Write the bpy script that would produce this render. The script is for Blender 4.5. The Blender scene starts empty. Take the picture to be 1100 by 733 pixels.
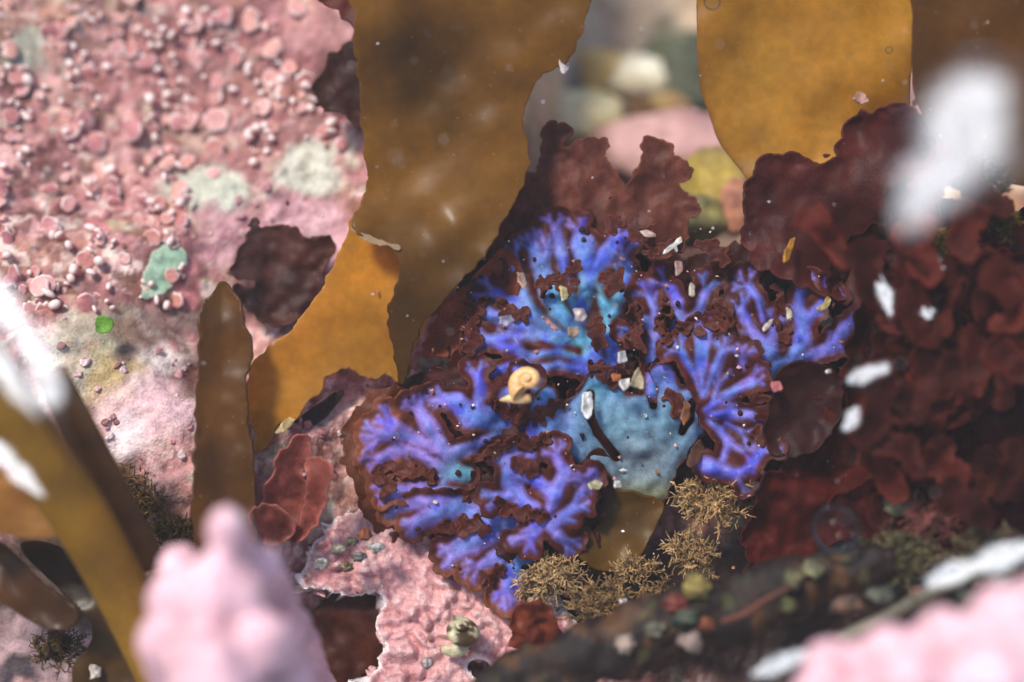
import bpy, bmesh, math, random
import numpy as np
from mathutils import Vector, Matrix

# ------------------------------------------------------------------ camera, sky, sun, exposure
CM = 0.01
CAM = np.array([0.0, -20.0, 38.0])            # centimetres; the pool bed is about z = 0
AX = -CAM / np.linalg.norm(CAM)               # view axis, aimed at the origin
RT = np.array([1.0, 0.0, 0.0])
UP = np.cross(RT, AX)
LENS = 60.0
FOCUS = 42.5
FSTOP = 3.0
W_UNIT = 36.0 / LENS                          # picture width per unit of depth
SUN_DIR = np.array([-0.36, 0.16, 0.90]); SUN_DIR /= np.linalg.norm(SUN_DIR)
SUN_STRENGTH = 2.8
SKY_STRENGTH = 0.15
EXPOSURE = 0.4

sc = bpy.context.scene
col0 = sc.collection
cd = bpy.data.cameras.new('camera'); cam = bpy.data.objects.new('camera', cd); col0.objects.link(cam)
cd.lens = LENS; cd.sensor_width = 36.0; cd.clip_start = 0.01; cd.clip_end = 50.0
cam.location = Vector(CAM * CM)
cam.rotation_euler = Vector(AX).to_track_quat('-Z', 'Y').to_euler()
cd.dof.use_dof = True; cd.dof.focus_distance = FOCUS * CM; cd.dof.aperture_fstop = FSTOP
sc.camera = cam

world = bpy.data.worlds.new('World'); sc.world = world; world.use_nodes = True
wn = world.node_tree; wn.nodes.clear()
sky = wn.nodes.new('ShaderNodeTexSky'); sky.sky_type = 'NISHITA'; sky.sun_disc = False
sky.sun_elevation = math.asin(SUN_DIR[2]); sky.sun_rotation = math.atan2(SUN_DIR[0], SUN_DIR[1])
bg = wn.nodes.new('ShaderNodeBackground'); bg.inputs['Strength'].default_value = SKY_STRENGTH
wo = wn.nodes.new('ShaderNodeOutputWorld')
wn.links.new(sky.outputs[0], bg.inputs[0]); wn.links.new(bg.outputs[0], wo.inputs[0])
sl = bpy.data.lights.new('sun', 'SUN'); sun = bpy.data.objects.new('sun', sl); col0.objects.link(sun)
sl.energy = SUN_STRENGTH; sl.angle = math.radians(11.0); sl.color = (1.0, 0.96, 0.90)
sun.rotation_euler = Vector(-SUN_DIR).to_track_quat('-Z', 'Y').to_euler()
sc.view_settings.view_transform = 'Standard'; sc.view_settings.look = 'None'
sc.view_settings.exposure = EXPOSURE; sc.view_settings.gamma = 1.0
sc.view_settings.use_curve_mapping = False

random.seed(7); rng = np.random.default_rng(11)

# ------------------------------------------------------------------ maths helpers
def unproj(px, py, d):
    px = np.asarray(px, float); py = np.asarray(py, float); d = np.asarray(d, float)
    X = (px - 550.0) / 1100.0 * W_UNIT * d; Y = -(py - 366.5) / 1100.0 * W_UNIT * d
    return CAM + AX * d[..., None] + RT * X[..., None] + UP * Y[..., None]
def proj(p):
    q = p - CAM; d = q @ AX
    return 550 + (q @ RT) / d / W_UNIT * 1100, 366.5 - (q @ UP) / d / W_UNIT * 1100, d
def cmpp(d=FOCUS): return W_UNIT * d / 1100.0        # centimetres per picture pixel at a depth

def _h(ix, iy, seed):
    n = (ix * 374761393 + iy * 668265263 + seed * 974711) & 0x7fffffff
    n = ((n ^ (n >> 13)) * 1274126177) & 0x7fffffff
    return ((n ^ (n >> 16)) & 0xffff) / 65535.0
def vnoise(x, y, seed=0):
    x = np.asarray(x, float); y = np.asarray(y, float)
    ix = np.floor(x).astype(np.int64); iy = np.floor(y).astype(np.int64)
    fx = x - ix; fy = y - iy; fx = fx * fx * (3 - 2 * fx); fy = fy * fy * (3 - 2 * fy)
    a = _h(ix, iy, seed); b = _h(ix + 1, iy, seed); c = _h(ix, iy + 1, seed); d = _h(ix + 1, iy + 1, seed)
    return (a + (b - a) * fx) * (1 - fy) + (c + (d - c) * fx) * fy
def fbm(x, y, seed=0, oct=4):
    s = 0; a = 0.5; t = 0
    for i in range(oct):
        s = s + a * vnoise(x * 2 ** i, y * 2 ** i, seed + 17 * i); t += a; a *= 0.5
    return s / t * 2 - 1
def worley(x, y, seed=0):
    x = np.asarray(x, float); y = np.asarray(y, float)
    ix = np.floor(x).astype(np.int64); iy = np.floor(y).astype(np.int64)
    x = x + 0.55 * (vnoise(x * .8, y * .8, seed + 91) - .5) * 2; y = y + 0.55 * (vnoise(x * .8 + 40, y * .8, seed + 92) - .5) * 2
    ix = np.floor(x).astype(np.int64); iy = np.floor(y).astype(np.int64)
    best = np.full(x.shape, 9.0)
    for dx in (-1, 0, 1):
        for dy in (-1, 0, 1):
            cx = ix + dx; cy = iy + dy
            qx = cx + _h(cx, cy, seed); qy = cy + _h(cx + 57, cy - 31, seed + 505)
            best = np.minimum(best, np.hypot(x - qx, y - qy))
    return best
def sstep(a, b, x):
    t = np.clip((x - a) / (b - a), 0, 1); return t * t * (3 - 2 * t)
def lerp3(a, b, t): return a * (1 - t[:, None]) + np.asarray(b) * t[:, None]
def lin(r, g, b):
    f = lambda v: (v / 255 / 12.92) if v / 255 < 0.04045 else ((v / 255 + 0.055) / 1.055) ** 2.4
    return np.array([f(r), f(g), f(b)])

def smooth_poly(pts, n=6):
    P = np.array(pts, float); out = []
    for i in range(len(P)):
        p0, p1, p2, p3 = P[i - 1], P[i], P[(i + 1) % len(P)], P[(i + 2) % len(P)]
        for k in range(n):
            t = k / n
            out.append(0.5 * (2 * p1 + (p2 - p0) * t + (2 * p0 - 5 * p1 + 4 * p2 - p3) * t * t + (3 * p1 - p0 - 3 * p2 + p3) * t ** 3))
    return np.array(out)
def sd_poly(P):
    A = P; B = np.roll(P, -1, 0)
    def f(x, y):
        d = np.full(x.shape, 1e9); ins = np.zeros(x.shape, bool)
        for (ax, ay), (bx, by) in zip(A, B):
            ex, ey = bx - ax, by - ay; wx, wy = x - ax, y - ay
            t = np.clip((wx * ex + wy * ey) / (ex * ex + ey * ey + 1e-9), 0, 1)
            d = np.minimum(d, np.hypot(wx - ex * t, wy - ey * t))
            if ay != by:
                c = (ay > y) != (by > y)
                ins ^= c & (x < (bx - ax) * (y - ay) / (by - ay) + ax)
        return np.where(ins, -d, d)
    return f
def sd_strokes(strokes, k=0.0):
    segs = []
    for s in strokes:
        if len(s) == 1: segs.append((s[0], s[0]))
        for a, b in zip(s[:-1], s[1:]): segs.append((a, b))
    def f(x, y):
        d = np.full(x.shape, 1e9)
        d[:] = 99.0
        for (ax, ay, ar), (bx, by, br) in segs:
            g = 40 + max(ar, br)
            I = np.nonzero((x > min(ax, bx) - g) & (x < max(ax, bx) + g) & (y > min(ay, by) - g) & (y < max(ay, by) + g))[0]
            if not len(I): continue
            ex, ey = bx - ax, by - ay; wx, wy = x[I] - ax, y[I] - ay; dI = d[I]
            t = np.clip((wx * ex + wy * ey) / (ex * ex + ey * ey + 1e-9), 0, 1)
            q = np.hypot(wx - ex * t, wy - ey * t) - (ar + (br - ar) * t)
            if k > 0:
                h = np.clip(0.5 + 0.5 * (dI - q) / k, 0, 1); d[I] = dI * (1 - h) + q * h - k * h * (1 - h)
            else: d[I] = np.minimum(dI, q)
        return d
    return f

def msquares(sdf, bbox, step):
    x0, y0, x1, y1 = bbox
    xs = np.arange(x0, x1 + step, step, dtype=float); ys = np.arange(y0, y1 + step, step, dtype=float)
    X, Y = np.meshgrid(xs, ys); S = sdf(X.ravel(), Y.ravel()).reshape(X.shape)
    S = np.where(np.abs(S) < 1e-4, -1e-4, S)
    ny, nx = S.shape; ins = S < 0
    vid = {}; V = []; F = []
    def gv(j, i):
        k = (j, i)
        if k not in vid: vid[k] = len(V); V.append((xs[i], ys[j]))
        return vid[k]
    def ev(j, i, jj, ii):
        k = ((j, i), (jj, ii)) if (j, i) < (jj, ii) else ((jj, ii), (j, i))
        if k not in vid:
            a, b = S[j, i], S[jj, ii]; t = min(max(a / (a - b), 0.02), 0.98)
            vid[k] = len(V); V.append((xs[i] + (xs[ii] - xs[i]) * t, ys[j] + (ys[jj] - ys[j]) * t))
        return vid[k]
    any_ = ins[:-1, :-1] | ins[1:, :-1] | ins[:-1, 1:] | ins[1:, 1:]
    for j, i in zip(*np.nonzero(any_)):
        c = [(j, i), (j + 1, i), (j + 1, i + 1), (j, i + 1)]      # anticlockwise as the camera sees it
        f = []
        for a, b in zip(c, c[1:] + c[:1]):
            if ins[a]: f.append(gv(*a))
            if ins[a] != ins[b]: f.append(ev(*a, *b))
        if len(f) >= 3: F.append(f)
    return np.array(V), F

# ------------------------------------------------------------------ object helpers
def tag(o, label, cat=None, group=None, kind=None):
    o['label'] = label
    if cat: o['category'] = cat
    if group: o['group'] = group
    if kind: o['kind'] = kind
    return o
def base_of(o):
    v = np.zeros(3)
    while o is not None:
        v = v + np.array(o.location) / CM; o = o.parent
    return v
def make_mesh(V, F, cols=None, smooth=True, name='mesh'):
    me = bpy.data.meshes.new(name)
    me.from_pydata((np.asarray(V) * CM).tolist(), [], F)
    if cols is not None:
        at = me.color_attributes.new('col', 'FLOAT_COLOR', 'POINT')
        c4 = np.ones((len(V), 4), np.float32); c4[:, :3] = cols
        at.data.foreach_set('color', c4.ravel())
    if smooth: me.polygons.foreach_set('use_smooth', [True] * len(me.polygons))
    me.update()
    return me
def put(name, V, F, mat, parent=None, cols=None, origin=None, smooth=True, thick=0):
    V = np.asarray(V, float)
    if parent is not None: o3 = base_of(parent)
    elif origin is not None: o3 = np.asarray(origin, float)
    else: o3 = V.mean(0)
    if cols is not None and np.ndim(cols) == 1: cols = np.tile(cols, (len(V), 1))
    me = make_mesh(V - o3, F, cols, smooth, name)
    me.materials.append(mat)
    o = bpy.data.objects.new(name, me); col0.objects.link(o)
    if parent is not None: o.parent = parent
    else: o.location = Vector(o3 * CM)
    if thick:
        m = o.modifiers.new('thickness', 'SOLIDIFY'); m.thickness = thick * CM; m.offset = -1.0
    return o
def thing(name, label, cat, loc, group=None, kind=None):
    o = bpy.data.objects.new(name, None); col0.objects.link(o); o.location = Vector(np.asarray(loc, float) * CM)
    o.empty_display_size = 0.005
    return tag(o, label, cat, group, kind)

# ------------------------------------------------------------------ materials
def nd(nt, t, **kw):
    n = nt.nodes.new(t)
    for k, v in kw.items(): setattr(n, k, v)
    return n
def material(name, color=None, rough=0.5, transl=0.0, bump=0.3, scale=400, var=0.25, fine=1800, spec=0.5, sss=0.0, speck=None, coat=0.0, vein=0.0):
    m = bpy.data.materials.new(name); m.use_nodes = True; nt = m.node_tree; nt.nodes.clear(); L = nt.links.new
    out = nd(nt, 'ShaderNodeOutputMaterial'); pb = nd(nt, 'ShaderNodeBsdfPrincipled')
    pb.inputs['Roughness'].default_value = rough; pb.inputs['Specular IOR Level'].default_value = spec
    pb.inputs['Coat Weight'].default_value = coat; pb.inputs['Coat Roughness'].default_value = 0.15
    if sss:
        pb.inputs['Subsurface Weight'].default_value = sss; pb.inputs['Subsurface Radius'].default_value = (0.004, 0.002, 0.0015)
        pb.inputs['Subsurface Scale'].default_value = 1.0
    if color is None:
        c = nd(nt, 'ShaderNodeVertexColor', layer_name='col').outputs[0]
    else:
        r = nd(nt, 'ShaderNodeRGB'); r.outputs[0].default_value = (*color, 1); c = r.outputs[0]
    tc = nd(nt, 'ShaderNodeNewGeometry')
    n1 = nd(nt, 'ShaderNodeTexNoise'); n1.inputs['Scale'].default_value = scale; n1.inputs['Detail'].default_value = 5; n1.inputs['Roughness'].default_value = 0.6
    n2 = nd(nt, 'ShaderNodeTexNoise'); n2.inputs['Scale'].default_value = fine; n2.inputs['Detail'].default_value = 3
    L(tc.outputs['Position'], n1.inputs['Vector']); L(tc.outputs['Position'], n2.inputs['Vector'])
    def scaled(src, lo, hi):
        mr = nd(nt, 'ShaderNodeMapRange'); mr.inputs['From Min'].default_value = 0.3; mr.inputs['From Max'].default_value = 0.7
        mr.inputs['To Min'].default_value = lo; mr.inputs['To Max'].default_value = hi; L(src, mr.inputs['Value']); return mr.outputs[0]
    mul = nd(nt, 'ShaderNodeMath', operation='MULTIPLY')
    L(scaled(n1.outputs[0], 1 - var, 1 + var), mul.inputs[0]); L(scaled(n2.outputs[0], 1 - var * 0.6, 1 + var * 0.6), mul.inputs[1])
    vm = nd(nt, 'ShaderNodeVectorMath', operation='SCALE'); L(c, vm.inputs[0]); L(mul.outputs[0], vm.inputs['Scale'])
    cc = vm.outputs[0]
    if speck is not None:      # small pale grains lying in the surface
        vo = nd(nt, 'ShaderNodeTexVoronoi'); vo.inputs['Scale'].default_value = speck[0]; L(tc.outputs['Position'], vo.inputs['Vector'])
        mr = nd(nt, 'ShaderNodeMapRange'); mr.inputs['From Min'].default_value = speck[1]; mr.inputs['From Max'].default_value = speck[1] * 0.6
        mr.inputs['To Min'].default_value = 0; mr.inputs['To Max'].default_value = speck[3]; L(vo.outputs['Distance'], mr.inputs['Value'])
        mx = nd(nt, 'ShaderNodeMix', data_type='RGBA'); L(mr.outputs[0], mx.inputs['Factor']); L(cc, mx.inputs[6]); mx.inputs[7].default_value = (*speck[2], 1)
        cc = mx.outputs[2]
    L(cc, pb.inputs['Base Color'])
    if bump:
        ad = nd(nt, 'ShaderNodeMath', operation='MULTIPLY_ADD'); L(n2.outputs[0], ad.inputs[0]); ad.inputs[1].default_value = 0.45; L(n1.outputs[0], ad.inputs[2])
        b = nd(nt, 'ShaderNodeBump'); b.inputs['Strength'].default_value = bump; b.inputs['Distance'].default_value = 0.0012
        L(ad.outputs[0], b.inputs['Height']); L(b.outputs[0], pb.inputs['Normal'])
    if transl:
        tr = nd(nt, 'ShaderNodeBsdfTranslucent'); sc2 = nd(nt, 'ShaderNodeVectorMath', operation='SCALE'); sc2.inputs['Scale'].default_value = 1.6
        L(cc, sc2.inputs[0]); L(sc2.outputs[0], tr.inputs['Color'])
        mx = nd(nt, 'ShaderNodeMixShader'); mx.inputs[0].default_value = transl; L(pb.outputs[0], mx.inputs[1]); L(tr.outputs[0], mx.inputs[2]); L(mx.outputs[0], out.inputs[0])
    else: L(pb.outputs[0], out.inputs[0])
    return m

M = {}
M['rock'] = material('coralline_rock', rough=0.55, bump=0.7, scale=260, fine=1300, var=0.28, spec=0.35)
M['crust'] = material('coralline_crust', rough=0.42, bump=0.6, scale=420, fine=1500, var=0.22, spec=0.5)
M['coral'] = material('coralline_tip', rough=0.5, bump=0.2, scale=500, var=0.15, spec=0.4, sss=0.15)
M['kelp'] = material('kelp_tissue', rough=0.36, transl=0.5, bump=0.10, scale=45, fine=420, var=0.17, spec=0.28, coat=0.06, speck=(300, 0.10, (0.5, 0.42, 0.3), 0.25))
M['stipe'] = material('kelp_stipe', rough=0.5, transl=0.1, bump=0.12, scale=120, fine=700, var=0.16, spec=0.3)
M['maroon'] = material('maroon_tissue', rough=0.5, transl=0.42, bump=0.25, scale=260, fine=1600, var=0.3, spec=0.25)
M['redweed'] = material('red_weed_tissue', rough=0.6, transl=0.45, bump=0.12, scale=200, fine=1200, var=0.3, spec=0.12)
M['irid'] = material('iridescent_tissue', rough=0.5, transl=0.15, bump=0.2, scale=420, fine=3200, var=0.3, spec=0.2)
M['bush'] = material('tan_filaments', rough=0.7, transl=0.15, bump=0.2, scale=500, var=0.35, spec=0.2)
M['stone'] = material('stone', rough=0.6, bump=0.5, scale=300, var=0.3, spec=0.3)
M['shell'] = material('snail_shell', rough=0.34, bump=0.3, scale=420, var=0.28, spec=0.5, sss=0.1)
M['chip'] = material('shell_fragment', rough=0.3, bump=0.2, scale=700, var=0.2, spec=0.5)
def water_material():
    m = bpy.data.materials.new('water_film'); m.use_nodes = True; nt = m.node_tree; nt.nodes.clear(); L = nt.links.new
    out = nd(nt, 'ShaderNodeOutputMaterial'); t = nd(nt, 'ShaderNodeBsdfTransparent'); g = nd(nt, 'ShaderNodeBsdfGlossy'); g.inputs['Roughness'].default_value = 0.24; g.inputs['Color'].default_value = (0.80, 0.87, 1.0, 1)
    nz = nd(nt, 'ShaderNodeTexNoise'); nz.inputs['Scale'].default_value = 130; nz.inputs['Detail'].default_value = 2; bp = nd(nt, 'ShaderNodeBump'); bp.inputs['Strength'].default_value = 0.10; bp.inputs['Distance'].default_value = 0.004
    ge = nd(nt, 'ShaderNodeNewGeometry'); L(ge.outputs['Position'], nz.inputs['Vector']); L(nz.outputs[0], bp.inputs['Height']); L(bp.outputs[0], g.inputs['Normal'])
    t.inputs[0].default_value = (0.97, 0.985, 1, 1)
    f = nd(nt, 'ShaderNodeFresnel'); f.inputs['IOR'].default_value = 1.33
    mx = nd(nt, 'ShaderNodeMixShader'); L(f.outputs[0], mx.inputs[0]); L(t.outputs[0], mx.inputs[1]); L(g.outputs[0], mx.inputs[2]); L(mx.outputs[0], out.inputs[0])
    return m
M['water'] = water_material()
def bubble_material():
    m = bpy.data.materials.new('air_bubble'); m.use_nodes = True; nt = m.node_tree; nt.nodes.clear(); L = nt.links.new
    out = nd(nt, 'ShaderNodeOutputMaterial'); t = nd(nt, 'ShaderNodeBsdfTransparent'); g = nd(nt, 'ShaderNodeBsdfGlossy'); g.inputs['Roughness'].default_value = 0.08
    t.inputs[0].default_value = (0.93, 0.95, 0.97, 1)
    f = nd(nt, 'ShaderNodeFresnel'); f.inputs['IOR'].default_value = 1.16
    mx = nd(nt, 'ShaderNodeMixShader'); L(f.outputs[0], mx.inputs[0]); L(t.outputs[0], mx.inputs[1]); L(g.outputs[0], mx.inputs[2]); L(mx.outputs[0], out.inputs[0])
    return m
M['bubble'] = bubble_material()

# ------------------------------------------------------------------ the pool bed
def bed(x, y):
    z = np.where(y > 0, 0.22 * y, 0.47 * y) - 0.9 * sstep(-9, -3, x) * sstep(5.0, 2.5, y)
    z = z - 9.5 * sstep(2.8, 6.0, y + 0.10 * (x - 3)) * sstep(-1.5, 1.2, x - 0.10 * y)       # the pit behind the seaweed
    z = z - 1.0 * np.exp(-((x - 4.0) / 6.0) ** 2 - ((y - 0.3) / 4.0) ** 2)                    # hollow under the blue seaweed
    z = z - 1.8 * sstep(1.5, 7.0, x) * sstep(-3.0, -6.5, y)                                   # trench at the front
    z = z - 2.2 * np.exp(-((x + 9.0) / 6.0) ** 2 - ((y - 7.5) / 5.0) ** 2)
    z = z - 1.3 * np.exp(-((x + 7.2) / 2.2) ** 2 - ((y - 1.0) / 1.6) ** 2)                    # dip behind the kelp stub
    z = z - 1.2 * sstep(-8.0, -11.5, x) * sstep(-1.0, -5.0, y)
    z = z - 1.2 * np.exp(-((x + 3.9) / 1.2) ** 2 - ((y + 6.6) / 1.3) ** 2)
    return z
def bed_detail(x, y):
    a = fbm(x * 0.35, y * 0.35, 3, 3) * 0.55 + fbm(x * 1.3, y * 1.3, 9, 3) * 0.22
    n = sstep(0.75, 0.1, worley(x * 2.1, y * 2.1, 4)) * (0.35 + 0.65 * vnoise(x * 0.6, y * 0.6, 21))
    n2 = sstep(0.7, 0.1, worley(x * 5.0, y * 5.0, 8))
    near = sstep(-9, -5, x) * sstep(2.5, 0.5, y)
    return a + 0.16 * n + (0.03 + 0.06 * near) * n2
def bedz(x, y): return bed(x, y) + bed_detail(x, y)
def on_bed(px, py):
    d = np.full(np.shape(px), 43.0, float) if np.ndim(px) else np.array(43.0)
    for _ in range(16):
        p = unproj(px, py, d); e = p[..., 2] - bedz(p[..., 0], p[..., 1]); d = d + e * 0.85
    return unproj(px, py, d), d

def build_bed():
    st = 0.075
    xs = np.arange(-22, 22, st); ys = np.arange(-14, 24, st)
    X, Y = np.meshgrid(xs, ys); x = X.ravel(); y = Y.ravel(); z = bedz(x, y)
    V = np.stack([x, y, z], 1)
    ny, nx = X.shape
    i = np.arange(ny * nx).reshape(ny, nx)
    F = np.stack([i[:-1, :-1], i[:-1, 1:], i[1:, 1:], i[1:, :-1]], -1).reshape(-1, 4)
    px, py, _ = proj(V)
    c = np.tile(lin(184, 130, 128), (len(V), 1))
    c = lerp3(c, lin(138, 90, 90), sstep(-0.05, 0.35, fbm(x * 0.7, y * 0.55, 31)))
    c = lerp3(c, lin(222, 176, 172), sstep(0.1, 0.55, fbm(x * 0.9 + 5, y * 0.9, 41)))
    c = lerp3(c, lin(112, 66, 60), sstep(0.12, 0.4, fbm(x * 1.6 + 9, y * 1.6, 51)) * 0.85)
    c = lerp3(c, lin(176, 128, 104), sstep(0.1, 0.4, fbm(x * 0.8 + 19, y * 0.8, 55)) * 0.6)
    c = lerp3(c, lin(196, 190, 168), sstep(0.3, 0.5, fbm(x * 1.4 - 7, y * 1.1 + 3, 61)) * 0.9)
    c = lerp3(c, lin(226, 206, 196), sstep(0.18, 0.42, fbm(x * 3.4 + 2, y * 3.4, 81)) * 0.75)
    c = lerp3(c, lin(104, 62, 56), sstep(0.2, 0.42, fbm(x * 3.8 + 12, y * 3.8, 82)) * 0.75)
    pw = worley(x * 1.5, y * 1.5, 83); pid = vnoise(np.floor(x * 1.5 + fbm(x, y, 84)) * 7.3, np.floor(y * 1.5 + fbm(x + 9, y, 85)) * 5.1, 86)
    left = sstep(330, 250, px) * sstep(520, 470, py) * sstep(170, 260, py)
    for lo, hi, rgb in ((.0, .3, (236, 216, 206)), (.42, .55, (126, 88, 70)), (.62, .72, (180, 172, 136)), (.78, 1.0, (204, 132, 136))):
        c = lerp3(c, lin(*rgb), left * sstep(.5, .3, pw) * ((pid >= lo) & (pid < hi)) * .85)
    pit = sstep(45, 50, _)
    for lo, hi, rgb in ((.0, .3, (232, 220, 180)), (.35, .5, (92, 84, 58)), (.55, .7, (196, 160, 104)), (.75, 1.0, (120, 110, 84))):
        c = lerp3(c, lin(*rgb), pit * sstep(.6, .35, worley(x * .7, y * .7, 88)) * ((pid >= lo) & (pid < hi)) * .8)
    # paler skin on the knobs of the crust
    k = sstep(0.5, 0.12, worley(x * 2.1, y * 2.1, 4)) * 0.35 + sstep(0.4, 0.1, worley(x * 5.0, y * 5.0, 8)) * 0.35
    c = lerp3(c, lin(232, 190, 186), k * sstep(600, 520, px) * sstep(380, 430, py))
    c = c * np.array([1.0, .91, .85])
    jx = px + 26 * fbm(x * 1.2, y * 1.2, 71); jy = py + 26 * fbm(x * 1.2 + 30, y * 1.2, 72)
    def blob(cx, cy, rx, ry, rgb, a=1.0, soft=0.35):
        nonlocal c
        r = np.sqrt(((jx - cx) / rx) ** 2 + ((jy - cy) / ry) ** 2)
        c = lerp3(c, lin(*rgb), sstep(1 + soft, 1 - soft, r) * a)
    # growths on the bed: each patch has a colour of its own
    blob(250, 90, 120, 110, (160, 100, 98), .5); blob(130, 60, 60, 40, (170, 110, 108), .5)
    blob(30, 58, 26, 20, (170, 172, 150), .8); blob(225, 205, 45, 26, (196, 196, 172), .9); blob(335, 185, 40, 24, (205, 200, 178), .9)
    blob(325, 265, 50, 50, (214, 160, 166), .8); blob(240, 250, 40, 34, (182, 120, 130), .7)
    blob(100, 380, 60, 50, (176, 168, 140), .75); blob(115, 410, 26, 40, (196, 160, 96), .7)
    blob(185, 345, 60, 22, (130, 108, 96), .8); blob(190, 405, 36, 32, (96, 58, 46), .85)
    blob(150, 440, 50, 40, (224, 184, 184), .7); blob(205, 440, 22, 18, (226, 184, 186), .9)
    blob(300, 300, 46, 46, (92, 52, 46), .8); blob(365, 80, 26, 50, (96, 50, 42), .9); blob(330, 30, 50, 30, (190, 130, 126), .6)
    blob(95, 330, 30, 20, (150, 96, 92), .8); blob(130, 470, 26, 30, (236, 214, 208), .8); blob(80, 460, 30, 24, (156, 108, 100), .8); blob(165, 385, 26, 16, (226, 206, 196), .85); blob(140, 372, 20, 14, (110, 76, 60), .8)
    # the pit
    blob(690, 60, 130, 100, (206, 180, 150), .9); blob(730, 85, 40, 60, (96, 98, 74), .8); blob(600, 170, 30, 40, (140, 122, 92), .8)
    blob(720, 180, 70, 50, (186, 126, 126), .9); blob(640, 150, 30, 60, (200, 186, 140), .7)
    # dark bed colour under and right of the blue seaweed; trench shade painted in
    blob(715, 400, 190, 150, (86, 44, 36), 1, .2); blob(960, 420, 230, 210, (88, 36, 27), 1, .25)
    blob(900, 660, 330, 90, (48, 30, 20), 1, .25); blob(700, 640, 120, 60, (56, 34, 22), 1)
    blob(120, 560, 60, 60, (92, 70, 44), .9); blob(60, 620, 110, 60, (64, 42, 22), .95); blob(270, 540, 40, 30, (110, 64, 56), .6)
    blob(30, 690, 50, 40, (170, 136, 132), .9); blob(15, 715, 16, 14, (46, 40, 42), .9)
    blob(360, 690, 60, 60, (66, 32, 24), 1, .15)
    me = bpy.data.meshes.new('seabed'); 
    me.vertices.add(len(V)); me.vertices.foreach_set('co', ((V) * CM).astype(np.float32).ravel())
    me.loops.add(F.size); me.loops.foreach_set('vertex_index', F.ravel().astype(np.int32))
    me.polygons.add(len(F)); me.polygons.foreach_set('loop_start', np.arange(0, F.size, 4, dtype=np.int32))
    me.polygons.foreach_set('loop_total', np.full(len(F), 4, np.int32)); me.polygons.foreach_set('use_smooth', np.ones(len(F), bool))
    me.update(calc_edges=True); me.validate()
    at = me.color_attributes.new('col', 'FLOAT_COLOR', 'POINT'); c4 = np.ones((len(V), 4), np.float32); c4[:, :3] = c; at.data.foreach_set('color', c4.ravel())
    me.materials.append(M['rock'])
    o = bpy.data.objects.new('seabed', me); col0.objects.link(o); o['kind'] = 'structure'
    tag(o, 'uneven rock bed of the tide pool crusted with pink coralline algae')
    return o
BED = build_bed()

# ------------------------------------------------------------------ sheets: blades and fronds with their own thickness
def sheet(name, sdf, bbox, step, depth, color, mat, parent=None, thick=0.05):
    P, F = msquares(sdf, bbox, step)
    px, py = P[:, 0], P[:, 1]
    sd = sdf(px, py)
    V = unproj(px, py, depth(px, py, sd))
    c = color(px, py, sd) if callable(color) else np.tile(color, (len(V), 1))
    return put(name, V, F, mat, parent, c, thick=thick)
def bb(pts, m=25):
    a = np.array([p[:2] for p in pts]); return (a[:, 0].min() - m, a[:, 1].min() - m, a[:, 0].max() + m, a[:, 1].max() + m)
def scallop(sdf, cell, amp, seed, grow=0.0):
    """rounded lobes with sharp notches along an edge"""
    def f(x, y):
        return sdf(x, y) - grow + amp * (worley(x / cell, y / cell, seed) * 1.6 - 0.8)
    return f
def ragged(sdf, wl, amp, seed):
    return lambda x, y: sdf(x, y) + amp * fbm(x / wl, y / wl, seed, 4)
def wavy(d0, gx=0, gy=0, amp=0.3, wl=80, seed=1, curl=0.0, cx=550, cy=366, cw=14.0):
    """a sheet near depth d0, tilted, rippling, its margin curled towards the light"""
    def f(x, y, sd):
        return d0 + gx * (x - cx) / 100 + gy * (y - cy) / 100 + amp * fbm(x / wl, y / wl, seed, 3) - curl * np.exp(sd / cw)
    return f
def mottled(rgb, rgb2, wl=60, seed=1, edge=None, ew=5):
    a, b = lin(*rgb), lin(*rgb2)
    def f(x, y, sd):
        t = np.clip(0.5 + 0.9 * fbm(x / wl, y / wl, seed, 4), 0, 1); c = lerp3(np.tile(a, (len(x), 1)), b, t)
        if edge is not None: c = lerp3(c, lin(*edge), np.exp(sd / ew))
        return c
    return f
def blade(name, label, cat, poly, depth, color, mat, step=4, thick=0.05, rag=(40, 4, 1), scal=None, group=None, n=6):
    s = sd_poly(smooth_poly(poly, n))
    if scal: s = scallop(s, *scal)
    if rag: s = ragged(s, *rag)
    return tag(sheet(name, s, bb(poly), step, depth, color, mat, None, thick), label, cat, group)

# ---- kelp
KG = 'golden brown kelp blades'
K1 = thing('kelp_frond', 'broad golden-brown kelp blade down the middle ending in a dark point', 'kelp', unproj(500, -40, 41.5), KG)
p_main = [(386, -60), (381, 20), (381, 60), (388, 95), (386, 120), (391, 160), (394, 200), (378, 238), (386, 252), (412, 262), (428, 285), (420, 320), (415, 350), (424, 385), (431, 417),
          (440, 385), (452, 352), (470, 330), (498, 302), (522, 272), (545, 232), (562, 196), (569, 165), (563, 140), (566, 110), (585, 82), (608, 66), (622, 40), (634, 0), (645, -60)]
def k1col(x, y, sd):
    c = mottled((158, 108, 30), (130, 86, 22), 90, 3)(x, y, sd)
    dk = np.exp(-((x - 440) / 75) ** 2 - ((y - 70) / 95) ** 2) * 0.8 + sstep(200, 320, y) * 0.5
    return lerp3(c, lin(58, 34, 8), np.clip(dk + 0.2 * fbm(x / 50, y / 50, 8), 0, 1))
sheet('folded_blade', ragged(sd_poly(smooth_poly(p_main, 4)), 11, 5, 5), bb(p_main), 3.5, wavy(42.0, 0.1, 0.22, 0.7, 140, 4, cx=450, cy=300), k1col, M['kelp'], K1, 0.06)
p_lobe = [(385, 225), (368, 268), (345, 310), (315, 350), (288, 372), (268, 395), (263, 425), (272, 465), (274, 487), (290, 478), (300, 458), (318, 448), (330, 430), (345, 418), (352, 405), (372, 396), (395, 408), (412, 402), (428, 412), (440, 380), (470, 320), (450, 240)]
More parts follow.
